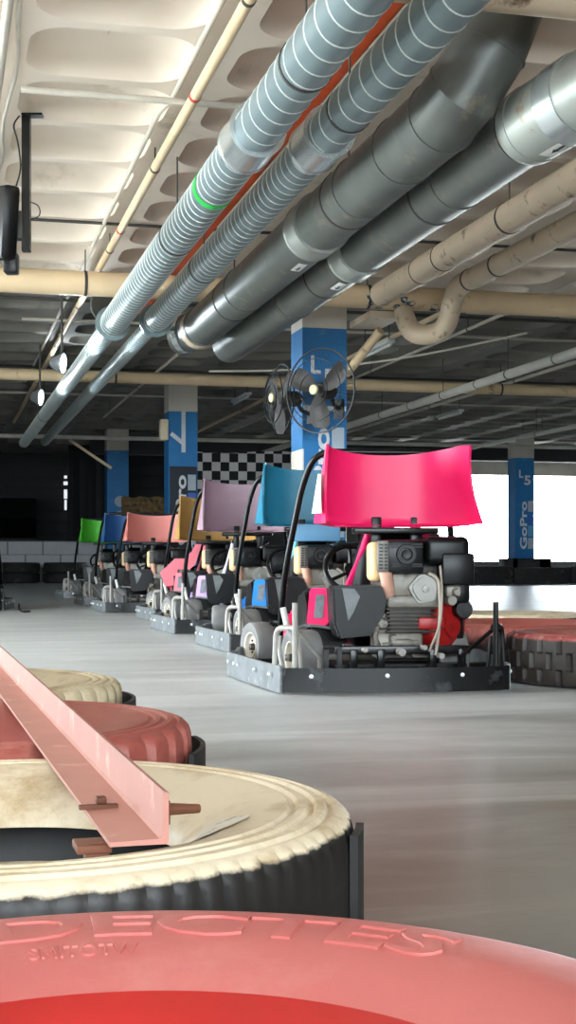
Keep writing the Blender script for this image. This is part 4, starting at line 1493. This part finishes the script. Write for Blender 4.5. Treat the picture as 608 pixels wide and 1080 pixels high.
    box(bm, 0.33, 0.425, 0.31, 0.5, 0.40, 0.50, 0.02)
    lathe(bm, [(0, 0.735), (0.025, 0.735), (0.03, 0.72), (0, 0.72)], 16, 'Z', (0.28, 0.45, 0))
    obj('fuel_tank', bm, M['black_plastic'], en)
    bm = bm_new()
    sweep(bm, rounded([(0.01, 0.34, 0.56), (0.02, 0.32, 0.50), (0.03, 0.34, 0.43)], 0.03), 0.032, 12)
    obj('exhaust_elbow', bm, M['exhaust'], en)
    # red fan shroud, facing back right
    ax = Vector((0.55, -0.8, 0)).normalized()
    a, b = frame_of(ax)
    bm = bm_new()
    lathe(bm, [(0, 0.055), (0.05, 0.055), (0.055, 0.04), (0.10, 0.038), (0.125, 0.02), (0.132, -0.03), (0.132, -0.1), (0, -0.1)], 32, 'Z')
    bmesh.ops.transform(bm, matrix=basis(a, b, ax, (0.325, 0.41, 0.285)), verts=bm.verts)
    box(bm, 0.17, 0.30, 0.315, 0.37, 0.275, 0.335, 0.012)
    obj('fan_shroud', bm, M['shroud_red'], en)
    bm = bm_new()
    sweep(bm, rounded([(0.215, 0.29, 0.545), (0.255, 0.27, 0.52), (0.262, 0.25, 0.38), (0.24, 0.21, 0.25), (0.225, 0.2, 0.16)], 0.08), 0.008, 8)
    sweep(bm, rounded([(0.27, 0.29, 0.58), (0.272, 0.26, 0.46), (0.255, 0.22, 0.3), (0.19, 0.19, 0.18)], 0.08), 0.006, 8)
    obj('throttle_cable', bm, M['cable'], en)
    bm = bm_new()
    lathe(bm, [(0, -0.03), (0.04, -0.03), (0.05, 0), (0.05, 0.05), (0, 0.05)], 14, 'Y', (0.40, 0.36, 0.37))
    box(bm, 0.33, 0.42, 0.40, 0.55, 0.13, 0.45, 0.02)
    obj('starter_housing', bm, M['black_plastic'], en)
    # chain guard: black box with grey facet
    bm = bm_new()
    poly = [(-0.255, 0.485), (-0.02, 0.488), (0.018, 0.45), (0.0, 0.34), (-0.05, 0.25), (-0.22, 0.235), (-0.245, 0.30)]
    prism(bm, poly, -0.46, -0.30, basis((1, 0, 0), (0, 0, 1), (0, -1, 0), (0, 0, 0)))
    bmesh.ops.bevel(bm, geom=bm.edges[:], offset=0.012, segments=2, affect='EDGES')
    prism(bm, [(-0.205, 0.475), (-0.145, 0.472), (-0.118, 0.435), (-0.15, 0.36), (-0.175, 0.32), (-0.19, 0.40)], 0.296, 0.304, basis((1, 0, 0), (0, 0, 1), (0, -1, 0), (0, 0.6, 0)), mi=1)
    obj('chain_guard', bm, [M['black_plastic'], M['bumper_grey']], e)
    # --- seat
    st = []
    side = [(1.32, 0.24), (1.20, 0.155), (1.02, 0.13), (0.92, 0.15), (0.86, 0.24), (0.82, 0.40), (0.77, 0.58), (0.72, 0.73), (0.71, 0.745)]
    wid = [0.16, 0.17, 0.17, 0.18, 0.185, 0.185, 0.175, 0.155, 0.14]
    rise = [0.02, 0.06, 0.12, 0.18, 0.20, 0.15, 0.09, 0.045, 0.02]
    bm = bm_new()
    g = []
    sx = 0.155
    for i, ((y, z), w, q) in enumerate(zip(side, wid, rise)):
        p = Vector((0, y, z))
        t = Vector((0, side[min(i + 1, 8)][0] - side[max(i - 1, 0)][0], side[min(i + 1, 8)][1] - side[max(i - 1, 0)][1])).normalized()
        nn = Vector((0, -t.z, t.y)) * -1
        if nn.y < 0 and nn.z < 0.3:
            nn = -nn
        row = []
        for u, k in ((-1.14, 1.0), (-1.10, 0.92), (-1.02, 0.5), (-0.9, 0.12), (-0.5, 0.0), (0, 0.0), (0.5, 0.0), (0.9, 0.12), (1.02, 0.5), (1.10, 0.92), (1.14, 1.0)):
            row.append(bm.verts.new(Vector((sx + u * w, y, z)) + nn * q * k))
        g.append(row)
    for i in range(len(g) - 1):
        for j in range(len(g[0]) - 1):
            bm.faces.new((g[i][j], g[i + 1][j], g[i + 1][j + 1], g[i][j + 1]))
    bmesh.ops.recalc_face_normals(bm, faces=bm.faces[:])
    bmesh.ops.solidify(bm, geom=bm.faces[:], thickness=0.014)
    so_ = obj('seat', bm, M['black_plastic'], e, ang=60)
    for sg in (-1, 1):
        bm = bm_new()
        pp = [Vector(q) for q in ((0.010, 0.735, 0.745), (0.004, 0.775, 0.68), (-0.010, 0.86, 0.58), (-0.026, 0.94, 0.485), (-0.034, 1.06, 0.41), (-0.036, 1.25, 0.36), (-0.03, 1.36, 0.30))]
        ww = [0.034, 0.046, 0.060, 0.078, 0.08, 0.07, 0.04]
        rg = []
        for i, (q, w_) in enumerate(zip(pp, ww)):
            t = (pp[min(i + 1, 6)] - pp[max(i - 1, 0)]).normalized()
            nn = Vector((0, t.z, -t.y)) * 0.022
            row = []
            for a_2, b_2 in ((-1, -0.6), (-0.6, -1), (0.6, -1), (1, -0.6), (1, 0.6), (0.6, 1), (-0.6, 1), (-1, 0.6)):
                v = q + Vector((w_ / 2 * a_2, 0, 0)) + nn * b_2
                row.append(bm.verts.new((v.x if sg < 0 else 2 * sx - v.x, v.y, v.z)))
            rg.append(row)
        for i in range(6):
            for j in range(8):
                bm.faces.new((rg[i][j], rg[i][(j + 1) % 8], rg[i + 1][(j + 1) % 8], rg[i + 1][j]))
        bm.faces.new(rg[0]); bm.faces.new(rg[-1])
        obj('seat_flange', bm, seat_col or M['black_plastic'], so_, ang=50)
    if fairing:
        bm = bm_new()
        prism(bm, [(-0.05, 0.82), (-0.015, 0.80), (-0.09, 0.55), (-0.15, 0.50), (-0.27, 0.50), (-0.28, 0.34), (-0.40, 0.33), (-0.45, 0.47), (-0.37, 0.54), (-0.30, 0.61), (-0.19, 0.61), (-0.13, 0.68)], -0.80, -0.775, basis((1, 0, 0), (0, 0, 1), (0, -1, 0), (0, 0, 0)))
        obj('side_fairing', bm, fairing, e)
    # --- steering
    bm = bm_new()
    tilt = Matrix.Translation((0.005, 1.16, 0.56)) @ Matrix.Rotation(math.radians(58), 4, 'X')
    n1 = 40
    sweep_pts = [(0.145 * math.cos(2 * PI * k / n1), 0.145 * math.sin(2 * PI * k / n1), 0) for k in range(n1 + 1)]
    sweep(bm, sweep_pts, 0.015, 8, cap=False)
    for a in (90, 210, 330):
        ca, sa = math.cos(math.radians(a)), math.sin(math.radians(a))
        sweep(bm, [(0.03 * ca, 0.03 * sa, -0.02), (0.14 * ca, 0.14 * sa, 0)], 0.011, 6)
    lathe(bm, [(0, 0.0), (0.04, -0.002), (0.045, -0.02), (0, -0.025)], 20, 'Z')
    bmesh.ops.transform(bm, matrix=tilt, verts=bm.verts)
    obj('steering_wheel', bm, M['black_plastic'], e)
    bm = bm_new()
    sweep(bm, [(0.005, 1.165, 0.55), (0.005, 1.55, 0.18)], 0.012, 8)
    obj('steering_column', bm, M['steel'], e)
    # --- side pods
    for s in (-1, 1):
        bm = bm_new()
        prism(bm, [(0.60, 0.17), (0.64, 0.40), (0.72, 0.465), (0.95, 0.44), (1.10, 0.33), (1.14, 0.16)], -0.11, 0.09, basis((0, 1, 0), (0, 0, 1), (1, 0, 0), (s * 0.20 + (0.0 if s < 0 else 0.20), 0.06, 0)))
        bmesh.ops.bevel(bm, geom=bm.edges[:], offset=0.02, segments=2, affect='EDGES')
        sp = obj('side_pod', bm, M['black_plastic'], e)
        if s < 0:
            bm = bm_new()
            Bp = basis(Vector((0.93, -0.36, 0.0)).normalized(), Vector((0.14, 0.35, 0.93)).normalized(), Vector((-0.36, -0.93, 0.30)).normalized(), (-0.252, 0.675, 0.372))
            prism(bm, rrect(-0.055, 0.055, -0.098, 0.098, 0.018, 4), -0.02, 0.012, Bp)
            obj('pod_panel', bm, panel_col or M['black_plastic'], sp)
            if detail:
                bm = bm_new()
                prism(bm, rrect(-0.020, 0.026, -0.062, 0.062, 0.006, 2), 0.012, 0.015, Bp)
                obj('grey_sticker', bm, M['sticker'], sp)
            # pale edge of the guard over the rear wheel
            bm = bm_new()
            sweep(bm, rounded([(-0.40, 0.56, 0.20), (-0.385, 0.60, 0.275), (-0.31, 0.64, 0.285), (-0.19, 0.60, 0.27)], 0.06), 0.008, 8)
            obj('fender_edge', bm, M['bumper_grey'], sp)
    # nose
    bm = bm_new()
    prism(bm, [(1.45, 0.14), (1.46, 0.30), (1.52, 0.34), (1.72, 0.24), (1.78, 0.14)], -0.30, 0.30, basis((0, 1, 0), (0, 0, 1), (1, 0, 0), (0, 0, 0)))
    bmesh.ops.bevel(bm, geom=bm.edges[:], offset=0.03, segments=2, affect='EDGES')
    obj('nose_fairing', bm, panel_col or M['black_plastic'], e)
    # brake lever
    bm = bm_new()
    sweep(bm, [(-0.34, 1.0, 0.12), (-0.37, 0.98, 0.26)], 0.007, 8)
    sweep(bm, [(-0.37, 0.98, 0.25), (-0.395, 0.97, 0.36)], 0.016, 10)
    obj('brake_lever', bm, M['white_paint'], e)
    # --- roll bar
    bm = bm_new()
    k = hoop_dz
    c = 0.07
    half = [(-0.38, 1.25, 0.08), (-0.385, 1.0, 0.53 + k * 0.4), (-0.308, 0.86, 1.0 + k), (-0.255, 0.76, 1.155 + k)]
    pts = half + [(2 * c - p[0], p[1], p[2]) for p in half[::-1]]
    sweep(bm, rounded(pts, 0.16, 6), 0.017, 12)
    obj('roll_bar', bm, M['black_metal'], e)
    # --- rear wing
    if wing:
        z0, z1 = wz
        plan = []
        for q in range(19):
            u = -1 + 2 * q / 18
            plan.append((c + 0.352 * math.sin(u * 1.42) / math.sin(1.42), 0.625 - 0.345 * abs(u) ** 3.0))
        bm = bm_new()
        g = []
        nP = len(plan)
        for i, (x, y) in enumerate(plan):
            row = []
            edge = abs(i - (nP - 1) / 2) / ((nP - 1) / 2)        # 1 at the ends
            sgn = 1 if x > c else -1
            zt = z1 - 0.040 * (1 - ((x - c) / 0.352) ** 2)
            if i in (0, nP - 1):
                zt -= 0.012
            for j in range(9):
                t = j / 8
                out = 0.0
                if edge > 0.5:                      # side walls lean out towards the bottom
                    k_ = min(1, (edge - 0.5) / 0.3)
                    out = k_ * 0.062 * (1 - t) ** 1.4 * (1.0 if edge < 0.98 else (0.15 if sgn < 0 else 0.8))
                xx = x + sgn * out
                yy = y + (0.06 * 4 * t * (1 - t) - 0.03 * (1 - t)) * max(0, (edge - 0.6) / 0.4)
                row.append(bm.verts.new((xx, yy, z0 + (zt - z0) * t)))
            # lip under the shell
            row.insert(0, bm.verts.new((c + (x - c) * 0.93, y - 0.02 if edge < 0.6 else y + 0.03, z0 - 0.012)))
            g.append(row)
        for i in range(nP - 1):
            for j in range(len(g[0]) - 1):
                bm.faces.new((g[i][j], g[i + 1][j], g[i + 1][j + 1], g[i][j + 1]))
        g_wing = [[v.co.copy() for v in row] for row in g]
        bmesh.ops.recalc_face_normals(bm, faces=bm.faces[:])
        bmesh.ops.solidify(bm, geom=bm.faces[:], thickness=0.012)
        wg = obj('rear_wing', bm, wing_col, e, ang=60)
        if patch:
            bm = bm_new()
            xs = c + (-0.297 - c)
            src = g_wing
            g = [tuple(bm.verts.new(src[i_][q + 2] + Vector((-0.016, 0, 0))) for i_ in (0, 1)) for q in range(5)]
            for q in range(4):
                bm.faces.new((g[q][0], g[q][1], g[q + 1][1], g[q + 1][0]))
            q = obj('white_patch', bm, M['white_paint'], wg)
        bm = bm_new()
        for x in (0.0, 0.2):
            box(bm, x, x + 0.05, 0.60, 0.64, 0.60, z0 + 0.04, 0.005)
        box(bm, -0.16, 0.34, 0.655, 0.685, z0 + 0.10, z0 + 0.13)
        box(bm, -0.16, 0.34, 0.655, 0.685, z1 - 0.12, z1 - 0.09)
        box(bm, -0.10, 0.32, 0.52, 0.62, z0 - 0.045, z0 - 0.015, 0.006)
        obj('wing_support', bm, M['black_metal'], e)
        if back_panel:
            bm = bm_new()
            box(bm, -0.06, 0.27, 0.46, 0.50, z0 - 0.115, z0 + 0.005, 0.012)
            q = obj('back_panel', bm, back_panel, e)
    return e

def plastic(name, c, rough=0.38, var=0.05):
    return mat(name, rgb(*c), rough, 0, var, 5, dirt=None)

pink = plastic('hot_pink_plastic', (236, 28, 98), 0.42)
teal = plastic('teal_plastic', (36, 118, 146), 0.42)
cyan = plastic('pale_cyan_plastic', (130, 205, 215), 0.42)
blue = plastic('bright_blue_plastic', (30, 130, 215), 0.4)
paleblue = plastic('pale_blue_plastic', (110, 165, 205), 0.5)
lav = plastic('lavender_plastic', (164, 134, 148), 0.5)
lav2 = plastic('lavender_panel_plastic', (190, 160, 215), 0.45)
lavseat = plastic('white_lavender_plastic', (216, 212, 228), 0.45)
gold = plastic('ochre_plastic', (182, 142, 82), 0.5)
rose = plastic('rose_plastic', (232, 122, 136), 0.45)
salmon = plastic('salmon_plastic', (214, 130, 120), 0.5)
navy = plastic('dark_blue_plastic', (44, 92, 150), 0.5)
green = plastic('green_plastic', (76, 180, 48), 0.45)

kart('go-kart with a hot pink rear wing, nearest of the parked line', 0.5, 6.37, -8, None, pink, pink, pink, (0.782, 1.168), patch=True)
kart('go-kart with a teal rear wing, directly ahead of the pink winged one', 0.156, 9.11, -8, None, teal, cyan, blue, (0.845, 1.265), 0.045, back_panel=paleblue, steer=-0.05)
kart('go-kart with a lavender rear wing, third in the parked line', -0.377, 11.3, -8, None, lav, lavseat, lav2, (0.847, 1.28), 0.06)
kart('go-kart with an ochre rear wing and pink seat', -0.74, 13.45, -8, None, gold, rose, rose, (0.80, 1.24), 0.05, fairing=rose)
kart('go-kart with a salmon rear wing, fifth in the parked line', -1.50, 15.6, -8, None, salmon, None, None, (0.81, 1.14), -0.04, detail=False)
kart('go-kart with a dark blue rear wing, sixth in the parked line', -2.06, 17.9, -8, None, navy, None, None, (0.83, 1.20), 0.05, detail=False)
kart('go-kart with a green rear wing, farthest in the parked line', -2.80, 20.9, -8, None, green, None, None, (0.86, 1.22), 0.05, detail=False)
kart('wingless dark go-kart cut by the left edge of the picture', -3.80, 16.0, -12, None, None, None, None, wing=False, detail=False)
bm = bm_new()
q = [W(-3.06, 15.95, 0.09), W(-3.03, 15.8, 0.03), W(-2.98, 15.75, 0.012), W(-2.92, 15.85, 0.012)]
sweep(bm, rounded(q, 0.05), 0.012, 8)
tag(obj('floor_cable', bm, M['fan_black'], None), 'short black hose on the floor by the wingless kart', 'hose')

# ------------------------------------------------------------------ light, world, camera
w = bpy.data.worlds.new('daylight')
bpy.context.scene.world = w
w.use_nodes = True
bg = w.node_tree.nodes['Background']
bg.inputs['Color'].default_value = (0.82, 0.93, 1.0, 1)
bg.inputs['Strength'].default_value = 22.0

def portal(name, loc, rot, sx, sy):
    L = bpy.data.lights.new(name, 'AREA')
    L.shape = 'RECTANGLE'
    L.size, L.size_y = sx, sy
    L.cycles.is_portal = True
    o = bpy.data.objects.new(name, L)
    C.objects.link(o)
    o.location = loc
    o.rotation_euler = rot
portal('daylight_left', (X_LEFT - 0.1, 9.5, 1.8), (0, -PI / 2, 0), 3.6, 9.0)
portal('daylight_rear', (-0.5, Y_FRONT - 0.1, 2.6), (PI / 2, 0, 0), 11, 2.0)
portal('daylight_far', (18.8, Y_BACK + 0.25, 1.9), (-PI / 2, 0, 0), 10.4, 2.8)

S = bpy.data.lights.new('sun', 'SUN')
S.energy = 6
S.angle = math.radians(2)
so = bpy.data.objects.new('sun', S)
C.objects.link(so)
so.rotation_euler = (math.radians(-28), math.radians(14), 0)

cd = bpy.data.cameras.new('camera')
co = bpy.data.objects.new('camera', cd)
C.objects.link(co)
co.location = (0, 0, H)
co.rotation_euler = (PI / 2, 0, -YAW)
cd.sensor_width = 36
cd.sensor_fit = 'AUTO'
cd.lens = 36 * F / 1080
cd.shift_y = 48 / 1080
cd.clip_start = 0.05
cd.clip_end = 500
cd.dof.use_dof = False
sc = bpy.context.scene
sc.camera = co
sc.view_settings.view_transform = 'Standard'
sc.view_settings.look = 'None'
sc.view_settings.gamma = 1
sc.view_settings.use_curve_mapping = False
sc.view_settings.exposure = 0.12
